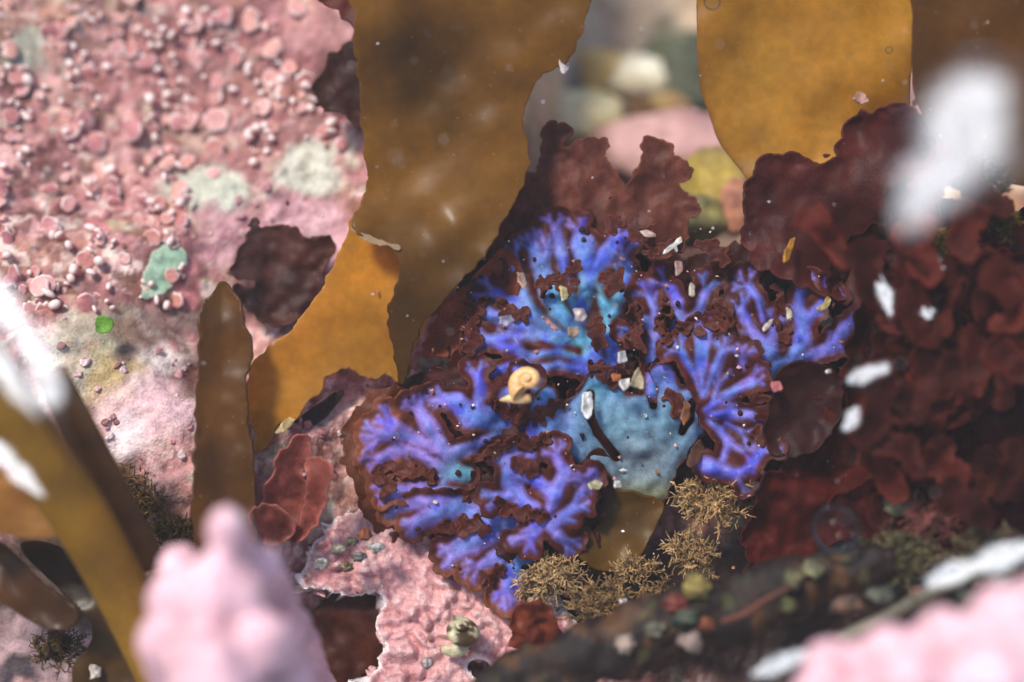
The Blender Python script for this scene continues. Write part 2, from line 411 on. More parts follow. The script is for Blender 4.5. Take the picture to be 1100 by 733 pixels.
sheet('torn_lobe', ragged(sd_poly(smooth_poly(p_lobe, 4)), 14, 6, 9), bb(p_lobe), 3.5, wavy(42.7, 0.05, 0.05, 0.25, 110, 6, cx=350, cy=360), mottled((204, 148, 38), (174, 118, 26), 60, 4, (192, 140, 54), 4), M['kelp'], K1, 0.05)
p_tear = [(377, 247), (385, 249), (405, 257), (425, 263), (432, 269), (422, 267), (405, 262), (390, 257)]
sheet('torn_edge', ragged(sd_poly(smooth_poly(p_tear, 4)), 6, 3, 2), bb(p_tear), 1.5, wavy(41.75, amp=0.05, cx=400, cy=260), lin(186, 160, 124), M['kelp'], K1, 0.04)

blade('kelp_frond', 'amber kelp blade with smooth curved edge hanging behind the dark red frilly weed', 'kelp',
      [(760, -60), (749, 0), (748, 50), (752, 95), (762, 125), (775, 155), (795, 182), (812, 205), (870, 260), (930, 250), (984, 200), (978, 120), (981, 60), (990, -60)],
      wavy(43.0, 0.05, 0.35, 0.7, 130, 12, cx=850, cy=120), mottled((210, 162, 58), (176, 126, 34), 110, 7, (160, 108, 40), 5), M['kelp'], 4, 0.06, (30, 2, 3), group=KG)
blade('kelp_frond', 'dim brown kelp blade in the top corner above the white water glint', 'kelp',
      [(985, -60), (981, 20), (979, 70), (985, 110), (1010, 160), (1060, 190), (1130, 190), (1160, 60), (1150, -60)],
      wavy(41.0, -0.3, 0.3, 0.3, 120, 22, cx=1050, cy=80), mottled((112, 70, 16), (90, 54, 12), 80, 9), M['kelp'], 4, 0.06, (30, 2, 4), group=KG)
blade('kelp_frond', 'short upright stub of brown kelp with ragged tip beside the torn lobe', 'kelp',
      [(240, 302), (227, 315), (213, 338), (213, 370), (212, 420), (209, 480), (207, 545), (215, 600), (270, 600), (273, 545), (272, 490), (265, 440), (264, 410), (272, 375), (262, 345), (256, 322)],
      wavy(41.6, 0.1, -0.25, 0.2, 70, 32, curl=0.15, cx=240, cy=430, cw=16), mottled((124, 78, 16), (84, 50, 12), 50, 11, (104, 66, 22), 4), M['kelp'], 3, 0.07, (12, 4, 5), group=KG)
blade('kelp_scrap', 'small olive kelp scrap tucked under the lower edge of the blue seaweed', 'kelp',
      [(612, 540), (640, 524), (668, 528), (690, 532), (712, 542), (703, 570), (688, 596), (668, 614), (645, 612), (622, 598), (610, 570)],
      wavy(42.6, 0, 0, 0.25, 60, 42, curl=0.2, cx=660, cy=570), mottled((104, 72, 20), (134, 94, 24), 40, 13), M['kelp'], 3, 0.05, (20, 3, 6), group=KG)

# stipes, lower left: flattened tubes swept along a path
def tube(path, radii, sides=14, flat=1.0, seed=0, bumpy=0.0):
    P = np.array(path, float); n = len(P); V = []; F = []
    T = np.gradient(P, axis=0); T /= np.linalg.norm(T, axis=1)[:, None]
    for i in range(n):
        nrm = -AX - T[i] * (-AX @ T[i]); nrm /= np.linalg.norm(nrm); b = np.cross(T[i], nrm)
        for k in range(sides):
            a = 2 * math.pi * k / sides
            r = radii[i] * (1 + bumpy * (float(vnoise(i * 0.7 + seed, k * 0.9 + seed, seed)) - .5) * 2)
            V.append(P[i] + b * math.cos(a) * r + nrm * math.sin(a) * r * flat)
    for i in range(n - 1):
        for k in range(sides):
            k2 = (k + 1) % sides; F.append([i * sides + k, i * sides + k2, (i + 1) * sides + k2, (i + 1) * sides + k])
    F.append(list(range(sides))[::-1]); F.append([(n - 1) * sides + k for k in range(sides)])
    return np.array(V), F
def px_path(pts, n=14):
    """pts: (px, py, depth, radius px) -> resampled path and radii in centimetres"""
    A = np.array(pts, float); t = np.linspace(0, len(A) - 1, n); i = np.arange(len(A))
    Q = np.stack([np.interp(t, i, A[:, k]) for k in range(4)], 1)
    for _ in range(2): Q[1:-1] = (Q[:-2] + 2 * Q[1:-1] + Q[2:]) / 4
    return unproj(Q[:, 0], Q[:, 1], Q[:, 2]), Q[:, 3] * W_UNIT * Q[:, 2] / 1100
def gnarly(label, pts, rgb, rgb2, name='kelp_stipe', cat='kelp'):
    P, R = px_path(pts, 90); V, F = tube(P, R, 30, 0.7); c = np.repeat(P, 30, 0); o = V - c
    n = fbm(V[:, 0] * 1.1, V[:, 1] * 1.1 + V[:, 2] * 2, 7, 4); n2 = sstep(.6, .1, worley(V[:, 0] * 2.2, V[:, 1] * 2.2 + V[:, 2], 9))
    V = c + o * (1 + .5 * n + .22 * n2)[:, None]
    col = lerp3(np.tile(lin(*rgb), (len(V), 1)), lin(*rgb2), np.clip(.5 + n * 1.2, 0, 1)); col = lerp3(col, lin(92, 60, 32), sstep(.2, .5, fbm(V[:, 0] * 1.6 + 4, V[:, 1] * 1.6, 12)) * .8); col = lerp3(col, lin(78, 80, 44), sstep(.3, .55, fbm(V[:, 0] * 2.6, V[:, 1] * 2.6 + 7, 14)) * .7)
    return tag(put(name, V, F, M['stone'], None, col), label, cat)
def stipe(label, pts, rgb, flat=0.6, group='kelp stipes crossing the lower left', mat='stipe', name='kelp_stipe', cat='kelp', rgb2=None):
    P, R = px_path(pts, 18); V, F = tube(P, R, 16, flat)
    a, b = lin(*rgb), lin(*(rgb2 or tuple(int(v * 0.8) for v in rgb)))
    t = np.clip(0.5 + fbm(V[:, 0] * 0.8, V[:, 1] * 0.8 + V[:, 2], 5), 0, 1)
    return tag(put(name, V, F, M[mat], None, lerp3(np.tile(a, (len(V), 1)), b, t)), label, cat, group)
stipe('thick olive-gold kelp stipe slanting down from the white glints', [(-60, 330, 36.0, 33), (20, 455, 37.2, 33), (90, 560, 38.6, 33), (140, 650, 39.8, 30), (190, 760, 40.5, 28)], (150, 106, 22), 0.5)
stipe('slim brown kelp stipe running just behind the thick olive one', [(55, 400, 39.0, 17), (90, 470, 39.6, 19), (125, 540, 40.4, 20), (160, 610, 41.0, 19)], (112, 72, 26), 0.5)
stipe('hair-thin brown stipe lying across the white glint at the frame edge', [(-30, 318, 32.2, 4), (8, 378, 32.4, 4.5), (44, 438, 32.8, 4.5), (80, 500, 34.5, 4)], (110, 66, 34), 1.0)
blade('kelp_frond', 'pale tan kelp blade under the thick stipe near the frame edge', 'kelp', [(-60, 490), (0, 505), (30, 520), (58, 545), (70, 570), (40, 580), (-10, 572), (-60, 570)],
      wavy(39.0, 0, 0, 0.2, 60, 52, cx=20, cy=540), mottled((172, 122, 52), (140, 92, 36), 40, 15), M['kelp'], 4, 0.06, (20, 2, 6), group=KG)
blade('kelp_frond', 'dark brown kelp blade with rounded end lying in the bottom left corner', 'kelp', [(-60, 560), (0, 585), (30, 612), (60, 640), (82, 655), (80, 672), (58, 676), (30, 665), (-10, 640), (-60, 630)],
      wavy(40.6, 0, 0, 0.3, 60, 62, cx=20, cy=620, curl=0.2), mottled((98, 60, 22), (78, 46, 18), 40, 16), M['kelp'], 4, 0.07, (20, 2, 7), group=KG)
blade('kelp_frond', 'dark brown kelp blade standing between the thick stipe and the pink knob', 'kelp', [(20, 585), (70, 590), (110, 620), (140, 650), (165, 700), (170, 780), (90, 780), (78, 720), (100, 680), (70, 640)],
      wavy(41.4, 0, 0, 0.4, 60, 72, cx=100, cy=660), mottled((96, 66, 22), (70, 44, 16), 40, 17), M['kelp'], 4, 0.06, (20, 3, 8), group=KG)

def forked(strokes, seed, keep):
    """each branch end splits again into two or three short tips"""
    r = random.Random(seed); out = []
    for st in strokes:
        out.append(st)
        if len(st) < 2: continue
        (ax, ay, ar), (bx, by, br) = st[-2], st[-1]
        a0 = math.atan2(by - ay, bx - ax)
        for k in ((-.55, .55) if r.random() < .6 else (-.8, 0, .8)):
            a = a0 + k + r.uniform(-.15, .15); l = r.uniform(8, 14); x, y = bx + l * math.cos(a), by + l * math.sin(a)
            out.append([(bx, by, br * .6), (x, y, br * .55)])
            for k2 in (-.5, .5):
                a2 = a + k2 + r.uniform(-.2, .2); l2 = r.uniform(5, 9); out.append([(x, y, br * .45), (x + l2 * math.cos(a2), y + l2 * math.sin(a2), br * .42)])
        # small side shoots along the branch
        for (px_, py_, pr_), (qx, qy, qr) in zip(st[:-1], st[1:]):
            if r.random() < .2:
                t = r.uniform(.3, .9); sg = r.choice((-1, 1)); a = math.atan2(qy - py_, qx - px_) + sg * r.uniform(.6, 1.0); l = qr + r.uniform(5, 10)
                x, y = px_ + (qx - px_) * t, py_ + (qy - py_) * t; out.append([(x, y, qr * .6), (x + l * math.cos(a), y + l * math.sin(a), qr * .4)])
    return out
# ---- red and brown weed
RG = 'dark red seaweed blades'
def weed(label, poly, depth, rgb, rgb2, scal=(13, 5, 1), step=3, edge=None, group=RG, name='red_seaweed', mat='maroon', thick=0.04, rag=(30, 3, 1), cat='seaweed'):
    return blade(name, label, cat, poly, depth, mottled(rgb, rgb2, 45, scal[2] + 3 if scal else 3, edge, 5), M[mat], step, thick, rag, scal, group)
weed('large dark maroon blade with lobed top edge overlapping the amber kelp',
     [(990, 118), (965, 116), (945, 120), (922, 124), (906, 140), (896, 165), (880, 174), (850, 168), (828, 165), (815, 178), (803, 205), (800, 240), (806, 275), (840, 300), (920, 320), (1000, 300), (1010, 200)],
     wavy(42.3, -0.2, 0.2, 0.5, 70, 3, 0.3, cx=900, cy=220), (98, 36, 25), (70, 26, 18), (20, 9, 3), edge=(100, 44, 34))
blobs = [
 ('reddish upright lobe of weed in front of the large white glint', [(960, 260), (975, 225), (1000, 210), (1040, 215), (1075, 235), (1110, 225), (1120, 300), (1040, 330), (970, 310)], 41.6, (92, 36, 28), (62, 24, 18)),
 ('deep maroon weed fold along the right edge below the glint', [(1000, 290), (1050, 260), (1110, 270), (1130, 340), (1120, 430), (1050, 430), (1000, 370)], 40.6, (84, 30, 20), (60, 21, 14)),
 ('broad smooth brown-red blade filling the space right of the blue seaweed', [(930, 330), (960, 318), (1010, 330), (1050, 370), (1080, 440), (1050, 500), (980, 500), (930, 470), (905, 420)], 41.2, (96, 36, 24), (72, 27, 18)),
 ('maroon blade below the lone white glint patch, rounded on top', [(808, 545), (815, 515), (835, 495), (840, 470), (850, 440), (880, 430), (915, 440), (950, 470), (960, 540), (930, 580), (880, 600), (850, 640), (820, 645), (800, 625), (805, 585)], 41.8, (104, 34, 23), (82, 26, 17)),
 ('low wine-red fold beside the clear bubble', [(900, 560), (940, 520), (1000, 490), (1060, 500), (1110, 520), (1120, 590), (1040, 590), (960, 600)], 40.9, (96, 32, 28), (64, 22, 20)),
 ('dark red fold in the lower part of the right edge', [(960, 480), (1020, 450), (1080, 440), (1130, 450), (1130, 540), (1060, 530), (1000, 530)], 40.2, (74, 24, 20), (56, 20, 17)),
 ('brown-maroon sheet bridging between the frilly blade and the right fold', [(900, 270), (950, 250), (1000, 280), (1010, 330), (970, 360), (920, 350), (890, 310)], 41.9, (76, 30, 22), (54, 21, 15)),
]
RM = thing('red_seaweed', 'ragged dark wine-red weed mass filling the right side', 'seaweed', unproj(1000, 600, 43.5), RG)
for i, (lb, pl, d, a, b) in enumerate(blobs):
    cx_ = np.mean([p[0] for p in pl]); cy_ = np.mean([p[1] for p in pl])
    sf = ragged(scallop(sd_poly(smooth_poly(pl, 5)), 17, 8, 10 + i), 60, 26, 40 + i)
    sheet('lobe', sf, bb(pl, 30), 3, wavy(d + .6, 0, 0.1, 0.7, 45, 80 + i, 0.3, cx_, cy_, 9), mottled(a, b, 40, 13 + i), M['redweed'], RM, 0.04)
r = random.Random(12)
for i in range(44):
    x = r.uniform(905, 1110); y = r.uniform(215, 590)
    if x < 960 and y > 330 and y < 420: x += 60
    a0 = r.uniform(-2.6, -.4); L_ = r.uniform(26, 52); w = r.uniform(5.5, 10); k_ = .75
    x2, y2 = x + L_ * math.cos(a0), y + L_ * math.sin(a0)
    st = forked([[(x, y, w * .8), ((x + x2) / 2 + r.uniform(-8, 8), (y + y2) / 2 + r.uniform(-8, 8), w), (x2, y2, w)]], 300 + i, 1)
    sf = scallop(sd_strokes(st, 7), 9, 5, 320 + i, 4)
    d_ = r.uniform(38.6, 40.6); tone = r.uniform(.85, 1.35)
    sheet('lobe', sf, bb([p for q in st for p in q], 25), 3, wavy(d_, r.uniform(-1.2, 1.2), r.uniform(-.8, .8), 0.35, 40, 340 + i, 0.12, x, y, 8), mottled(tuple(int(v * tone) for v in (84, 32, 23)), tuple(int(v * tone) for v in (60, 22, 16)), 30, i, tuple(int(v * tone) for v in (94, 40, 29)), 4), M['redweed'], RM, 0.035)
weed('small dark maroon dome of weed just right of the blue rays', [(826, 440), (834, 410), (850, 394), (875, 390), (898, 400), (905, 430), (890, 470), (850, 490), (822, 480)], wavy(41.9, 0, 0, 0.25, 50, 94, 0.3, cx=865, cy=435), (78, 29, 22), (56, 22, 16), (22, 6, 25))
weed('brown-maroon underlayer of weed behind the right part of the blue seaweed', [(740, 300), (790, 262), (850, 262), (920, 270), (950, 330), (940, 400), (890, 440), (820, 470), (770, 420)], wavy(43.6, 0, 0, 0.4, 60, 99, 0.2, cx=850, cy=350), (72, 29, 22), (50, 20, 15), (16, 6, 26))
# translucent brown-red fronds behind the top of the blue seaweed
st_back = [[(600, 250, 26), (590, 205, 16), (592, 170, 10), (596, 152, 9)], [(590, 205, 12), (570, 195, 9), (560, 205, 8)], [(640, 250, 26), (635, 205, 18), (625, 175, 10)], [(640, 210, 14), (652, 190, 10), (640, 170, 6)],
           [(655, 255, 26), (662, 232, 18), (668, 215, 9)], [(615, 240, 24), (612, 215, 14), (614, 196, 8)], [(575, 245, 20), (572, 220, 12)], [(705, 262, 22), (712, 240, 14)],
           [(680, 250, 24), (690, 220, 20), (697, 190, 15), (702, 172, 10)], [(690, 215, 14), (715, 205, 10), (722, 190, 9)], [(560, 260, 20), (548, 235, 14), (535, 240, 10)], [(720, 250, 20), (728, 228, 12)]]
f0 = scallop(sd_strokes([[(a, b, c * .8) for a, b, c in q] for q in forked(st_back, 9, 1)], 4), 10, 4, 91, 3)
tag(sheet('red_seaweed', f0, (500, 130, 780, 300), 2.5, wavy(43.6, 0, 0.3, 0.3, 50, 92, 0.15, cx=640, cy=220), mottled((122, 64, 46), (90, 40, 30), 35, 93, (134, 76, 56), 4), M['maroon'], None, 0.04),
    'translucent brown-red branching fronds rising behind the blue seaweed top', 'seaweed', RG)
weed('rusty blade between the kelp point and the left side of the blue seaweed', [(455, 385), (458, 362), (480, 330), (510, 300), (540, 270), (560, 290), (550, 350), (530, 388), (500, 382), (475, 384)], wavy(43.3, 0, 0, 0.3, 50, 95, 0.2, cx=500, cy=340), (176, 92, 52), (136, 62, 38), (16, 5, 21))
weed('dark maroon blade lying on pink rock left of the kelp', [(262, 290), (280, 250), (305, 234), (340, 240), (362, 250), (358, 280), (335, 305), (315, 340), (285, 345), (268, 325)], wavy(44.3, 0, 0.2, 0.5, 45, 96, 0.2, cx=310, cy=290), (112, 64, 50), (58, 34, 30), (24, 9, 22), rag=(34, 34, 12))
weed('brown-red scrap at the top edge beside the broad kelp blade', [(335, -30), (345, 0), (362, 12), (380, 28), (400, 20), (400, -30)], wavy(43.6, 0, 0, 0.2, 40, 97, 0.1, cx=370, cy=0), (112, 50, 36), (88, 40, 28), (14, 5, 23))
weed('dark brown scrap in the gap left of the upper kelp edge', [(342, 92), (350, 62), (366, 48), (392, 44), (398, 120), (385, 132), (362, 124), (350, 130)], wavy(44.4, 0, 0, 0.3, 40, 107, 0.1, cx=370, cy=90), (88, 46, 34), (60, 32, 26), (16, 6, 27), rag=(26, 14, 14))
weed('dark brown strip drawn as the shadow under the torn edge of the kelp lobe', [(288, 490), (300, 468), (325, 445), (350, 428), (370, 420), (352, 446), (325, 466), (300, 488)], wavy(43.2, 0, 0, 0.1, 40, 98, cx=330, cy=455), (66, 42, 34), (44, 28, 26), None)  # dark sheet laid in as the kelp lobe's cast shadow, shade given as colour
BW = thing('red_seaweed', 'small brick-red weed with curled rounded lobes beside the kelp stub', 'seaweed', unproj(300, 575, 42.6), 'small brick-red blades')
for nm, pl, d_, gx_, ca, cb, sd_ in [
   ('lobe', [(272, 562), (280, 538), (292, 512), (298, 490), (312, 480), (322, 466), (331, 470), (333, 490), (326, 510), (333, 532), (330, 556), (312, 578), (288, 580)], 42.0, .9, (166, 92, 76), (132, 62, 50), 1),
   ('lobe', [(312, 578), (326, 552), (331, 520), (330, 500), (340, 492), (351, 498), (359, 512), (350, 520), (348, 542), (336, 566), (322, 580)], 41.6, -1.2, (150, 74, 60), (114, 48, 40), 2),
   ('lobe', [(270, 556), (284, 542), (304, 546), (316, 560), (312, 580), (288, 584), (274, 574)], 41.5, .6, (118, 52, 42), (90, 38, 32), 4)]:
    cx_ = np.mean([p[0] for p in pl]); cy_ = np.mean([p[1] for p in pl])
    sheet(nm, ragged(scallop(sd_poly(smooth_poly(pl, 5)), 15, 4, 55 + sd_), 9, 3, 60 + sd_), bb(pl), 1.8, wavy(d_, gx_, .4, 0.22, 34, 101 + sd_, 0.12, cx_, cy_, 6), mottled(ca, cb, 16, sd_, (184, 112, 96), 2.5), M['maroon'], BW, 0.035)
weed('pale brown-red frond just left of the kelp stub', [(164, 500), (166, 475), (176, 458), (190, 458), (198, 470), (210, 465), (212, 505), (200, 520), (180, 518)], wavy(43.0, 0, 0, 0.2, 30, 103, 0.1, cx=190, cy=490), (150, 88, 58), (118, 62, 44), (14, 5, 24), 2, group='small brick-red blades')
weed('orange-red rounded blade at the lower tip of the blue seaweed', [(556, 652), (572, 646), (590, 652), (600, 672), (606, 700), (585, 716), (560, 700), (548, 684)], wavy(42.0, .8, 0.3, 0.5, 26, 104, 0.25, cx=575, cy=680), (150, 74, 46), (112, 48, 34), (15, 6, 8), 2, group='small brick-red blades')
weed('dark brown blade seen through the gap in the pink crust', [(318, 660), (340, 636), (380, 630), (415, 640), (412, 680), (400, 740), (330, 760), (318, 700)], wavy(43.7, 0, 0, 0.4, 40, 105, cx=360, cy=690), (98, 46, 28), (66, 32, 20), (20, 6, 31))

# ------------------------------------------------------------------ the iridescent seaweed
IR = thing('iridescent_seaweed', 'blue and violet iridescent seaweed with maroon frilled margins in the middle', 'seaweed', unproj(690, 530, 43.2))
FANS = {
 'upper': dict(orig=(655, 398), st=[
   [(650, 392, 8), (622, 358, 9), (600, 335, 12), (590, 315, 13), (580, 285, 11), (573, 264, 9)], [(583, 290, 8), (588, 268, 7)],
   [(615, 330, 5), (608, 300, 6), (603, 275, 8), (597, 246, 8)], [(624, 345, 8), (627, 325, 9), (633, 295, 12), (626, 262, 15), (622, 250, 9)],
   [(633, 295, 9), (650, 275, 11), (662, 258, 10)], [(620, 335, 6), (606, 303, 6)],
   [(658, 395, 8), (657, 360, 10), (655, 335, 11), (645, 320, 6)], [(655, 340, 9), (668, 310, 8), (672, 288, 10), (669, 276, 7)],
   [(625, 368, 7), (600, 360, 9), (575, 340, 10), (550, 322, 9), (530, 314, 8)], [(578, 340, 7), (562, 318, 8), (556, 298, 9), (552, 278, 7)],
   [(600, 368, 7), (572, 355, 8), (545, 344, 9), (524, 338, 8)], [(575, 362, 6), (548, 360, 7), (522, 366, 8)],
   [(640, 392, 6), (600, 378, 6), (570, 382, 6), (548, 374, 7), (528, 368, 6)], [(562, 382, 5), (553, 362, 6)], [(566, 386, 5), (545, 394, 6), (524, 402, 7)],
   [(645, 400, 8), (600, 392, 6), (575, 396, 6)], [(640, 365, 12), (630, 385, 9)]]),
 'right': dict(orig=(760, 425), st=[
   [(700, 420, 9), (702, 385, 9), (704, 352, 9), (692, 345, 8), (684, 352, 6)], [(704, 355, 7), (703, 332, 6), (697, 318, 6)],
   [(722, 370, 6), (730, 345, 9), (728, 325, 8), (722, 312, 7), (714, 306, 5)], [(732, 348, 6), (750, 336, 7), (757, 314, 7)], [(740, 345, 5), (768, 337, 5)],
   [(835, 425, 9), (825, 402, 11), (826, 375, 11), (806, 354, 7), (797, 335, 8)], [(826, 372, 8), (832, 352, 7)], [(820, 345, 5), (815, 322, 6), (804, 308, 6)],
   [(850, 390, 9), (862, 365, 11), (862, 342, 11), (857, 328, 8), (862, 308, 8)], [(865, 345, 8), (878, 333, 8), (889, 318, 6)],
   [(830, 392, 8), (860, 386, 8), (893, 373, 9), (908, 352, 9), (926, 337, 9)], [(895, 372, 7), (915, 372, 6)], [(780, 366, 4), (806, 368, 5), (820, 372, 6)]]),
 'rays': dict(orig=(752, 425), st=[
   [(754, 425, 4), (744, 398, 6), (731, 378, 7)], [(755, 425, 4), (753, 392, 8), (755, 362, 11)], [(756, 425, 4), (768, 398, 7), (776, 378, 7)], [(798, 392, 7), (798, 386, 6)],
   [(758, 440, 5), (782, 424, 7), (806, 410, 8)], [(762, 442, 4), (768, 424, 4), (772, 412, 4)], [(762, 446, 5), (785, 444, 8), (806, 446, 7)], [(760, 452, 4), (774, 462, 6), (783, 476, 7), (776, 494, 5)],
   [(783, 476, 6), (798, 484, 5)], [(780, 455, 4), (795, 463, 5)], [(790, 512, 6), (806, 500, 7), (818, 484, 7)], [(760, 500, 12), (790, 510, 8)]]),
 'disc': dict(orig=(690, 530), st=[
   [(692, 520, 26), (690, 490, 38), (688, 470, 40)], [(665, 470, 22), (652, 440, 18), (655, 428, 14)], [(690, 460, 18), (684, 435, 8)], [(706, 460, 20), (712, 425, 14), (711, 405, 13)],
   [(725, 465, 18), (742, 440, 10), (738, 428, 9)], [(735, 480, 10), (752, 455, 7)], [(660, 485, 16), (630, 478, 18), (605, 468, 18), (580, 462, 14)], [(625, 465, 14), (622, 440, 10), (640, 412, 7), (655, 404, 6)], [(600, 460, 12), (585, 440, 12), (588, 425, 8)]],
   cut=[[(634, 424, 5), (633, 445, 5), (642, 465, 4), (662, 491, 5)], [(690, 398, 5), (700, 420, 6), (702, 436, 4)], [(744, 432, 4), (739, 450, 6), (733, 464, 4)], [(756, 472, 6), (748, 488, 8), (738, 502, 4)]]),
 'left': dict(orig=(560, 500), st=[
   [(595, 458, 12), (560, 456, 12), (530, 450, 13), (505, 446, 14), (490, 432, 11), (478, 428, 7)], [(512, 442, 8), (516, 418, 7), (513, 404, 6)], [(545, 450, 10), (548, 428, 13), (560, 415, 10)],
   [(545, 466, 7), (520, 476, 8), (490, 486, 8)], [(485, 495, 7), (470, 475, 10), (460, 458, 11), (450, 440, 8)], [(462, 478, 8), (432, 466, 11), (408, 468, 9)], [(440, 470, 8), (420, 455, 8)],
   [(455, 488, 7), (428, 482, 9), (408, 494, 8)], [(488, 512, 7), (470, 500, 7), (450, 488, 6)], [(500, 510, 10), (488, 506, 10)], [(490, 530, 7), (458, 526, 9), (420, 528, 9)]]),
 'lower': dict(orig=(580, 560), st=[
   [(560, 575, 9), (545, 562, 12), (515, 555, 13), (492, 545, 12), (468, 552, 14), (448, 562, 10)], [(530, 570, 13), (505, 582, 15), (488, 592, 11)], [(555, 590, 12), (530, 600, 9), (515, 608, 6)], [(560, 600, 14), (550, 622, 13), (545, 634, 10)], [(480, 540, 8), (450, 540, 8), (428, 545, 7)]]),
 'tuft': dict(orig=(590, 560), st=[
   [(570, 550, 6), (548, 520, 10), (546, 500, 8)], [(555, 530, 8), (535, 535, 8)], [(590, 550, 6), (596, 530, 10), (606, 508, 8), (598, 490, 6)], [(596, 532, 9), (575, 516, 8), (562, 512, 7)], [(575, 545, 7), (562, 538, 8)],
   [(592, 566, 8), (605, 555, 8), (616, 546, 7)], [(570, 490, 7), (568, 500, 5)], [(625, 530, 7), (628, 522, 5)], [(638, 508, 6), (632, 512, 5)], [(600, 575, 8), (606, 580, 6)], [(580, 562, 9), (570, 575, 9)]]),
}
BR1, BR2 = lin(94, 39, 28), lin(66, 25, 20)
def irid_color(sdf0, fan, seed):
    hot = [(606, 322, 46, 44), (655, 335, 28, 40), (495, 508, 26, 18), (620, 372, 36, 22), (640, 425, 20, 24), (588, 430, 18, 24)]
    def f(x, y, sd):
        s0 = sdf0(x, y)
        n = fbm(x / 45, y / 45, seed, 3)
        c = np.tile(lin(118, 126, 226), (len(x), 1))
        c = lerp3(c, lin(150, 122, 222), np.clip(0.45 + 1.2 * n, 0, 1))
        c = lerp3(c, lin(98, 146, 232), sstep(0.1, 0.5, fbm(x / 38 + 9, y / 38, seed + 2, 3)))
        for cx, cy, rx, ry in hot:
            c = lerp3(c, lin(84, 188, 200), np.exp(-((x - cx) / rx) ** 2 - ((y - cy) / ry) ** 2) * 0.85)
        c = lerp3(c, lin(40, 176, 150), np.exp(-((x - 494) / 16) ** 2 - ((y - 508) / 12) ** 2))
        c = lerp3(c, lin(188, 136, 214), 0.75 * np.exp(-((x - 440) / 55) ** 2 - ((y - 470) / 45) ** 2))
        c = lerp3(c, lin(176, 140, 218), 0.7 * np.exp(-((x - 480) / 60) ** 2 - ((y - 575) / 45) ** 2))
        c = lerp3(c, lin(104, 94, 204), 0.5 * sstep(800, 900, x))
        c = lerp3(c, lin(150, 152, 206), np.full(len(x), .16))
        c = lerp3(c, lin(112, 158, 232), sstep(-4, -11, s0) * .55)
        c = lerp3(c, lin(78, 84, 222), sstep(.1, .45, fbm(x / 26 + 3, y / 26, seed + 9, 3)) * .7)
        if fan == 'disc':
            c = lerp3(c, lin(106, 146, 164), np.exp(-((x - 685) / 85) ** 4 - ((y - 475) / 65) ** 4))
            c = lerp3(c, lin(136, 144, 150), np.exp(-((x - 690) / 45) ** 2 - ((y - 495) / 26) ** 2) * 0.8)
            c = lerp3(c, lin(134, 134, 88), sstep(500, 532, y) * 0.9)
        br = lerp3(np.tile(BR1, (len(x), 1)), BR2, np.clip(0.5 + 0.8 * fbm(x / 30, y / 30, seed + 4), 0, 1))
        # the fronds' outer margins on the pale rock are more orange
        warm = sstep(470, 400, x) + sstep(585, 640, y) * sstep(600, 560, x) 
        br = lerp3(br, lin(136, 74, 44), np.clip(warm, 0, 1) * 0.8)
        m = sstep(-5.0, 2.2, s0 + 1.4 * fbm(x / 9, y / 9, seed + 6, 3))
        if fan == 'disc': m = sstep(-2.5, 2.5, s0)
        return c * 0.88 * (1 - m[:, None]) + br * m[:, None]
    return f
DEPTH_FAN = {'upper': (42.7, 0.00, -0.55), 'right': (42.6, -0.25, -0.3), 'rays': (42.1, -0.25, 0), 'disc': (42.45, 0, 0), 'left': (42.5, 0.1, 0.15), 'lower': (42.4, 0.0, 0.15), 'tuft': (42.0, 0, 0.1)}
FANFN = []
for i, (fan, q) in enumerate(FANS.items()):
    if fan != 'disc': q['st'] = forked(q['st'], 40 + i, 1)
    thin_ = 1.4 if fan in ('upper', 'right', 'rays') else 0.4 if fan != 'disc' else 0.0
    s0 = sd_strokes([[(a_, b_, max(2.0, c_ - thin_)) for a_, b_, c_ in st_] for st_ in q['st']], 3.0 if fan != 'disc' else 10.0)
    if 'cut' in q:
        sc_ = sd_strokes(q['cut'], 4.0); s00 = s0
        s0 = (lambda a, b: (lambda x, y: np.maximum(a(x, y), -b(x, y))))(s00, sc_)
    allp = [p for s in q['st'] for p in s]
    box = bb(allp, 45); ox, oy = q['orig']; d0, gx, gy = DEPTH_FAN[fan]
    dn = wavy(d0, gx, gy, 0.45, 42, 200 + i, 0.0, ox, oy)
    def dfan(x, y, sd, dn=dn, s0=s0, ox=ox, oy=oy): return dn(x, y, sd) - 0.25 * np.clip(np.hypot(x - ox, y - oy) / 130, 0, 1.2) ** 2 + 0.10 * np.exp(-np.abs(s0(x, y)) / 7) + 0.03 * fbm(x / 9, y / 9, 77)
    front = scallop(s0, 9.0, 2.8, 300 + i, 6.5 if fan != 'disc' else 2.5)
    if 'cut' in q:
        front = (lambda a, b: (lambda x, y: np.maximum(a(x, y), -b(x, y))))(front, sc_)
    FANFN.append((s0, dfan))
    fo = sheet('frond', front, box, 1.8, dfan, irid_color(s0, fan, 210 + i), M['irid'], IR, 0.06)
    # a second, wholly maroon layer of the same frond below it
    back = scallop(s0, 13.0, 6.0, 400 + i, 17.0 if fan not in ('disc', 'rays') else 6.0)
    def dback(x, y, sd, dn=dn, i=i): return dn(x, y, sd) + 0.55 + 0.22 * fbm(x / 40, y / 40, 500 + i, 2)
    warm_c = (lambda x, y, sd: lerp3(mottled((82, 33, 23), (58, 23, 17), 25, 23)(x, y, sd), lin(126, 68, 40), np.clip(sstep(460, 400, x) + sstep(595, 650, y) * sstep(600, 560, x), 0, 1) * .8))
    sheet('under_frond', back, box, 2.4, dback, warm_c, M['maroon'], IR, 0.05)

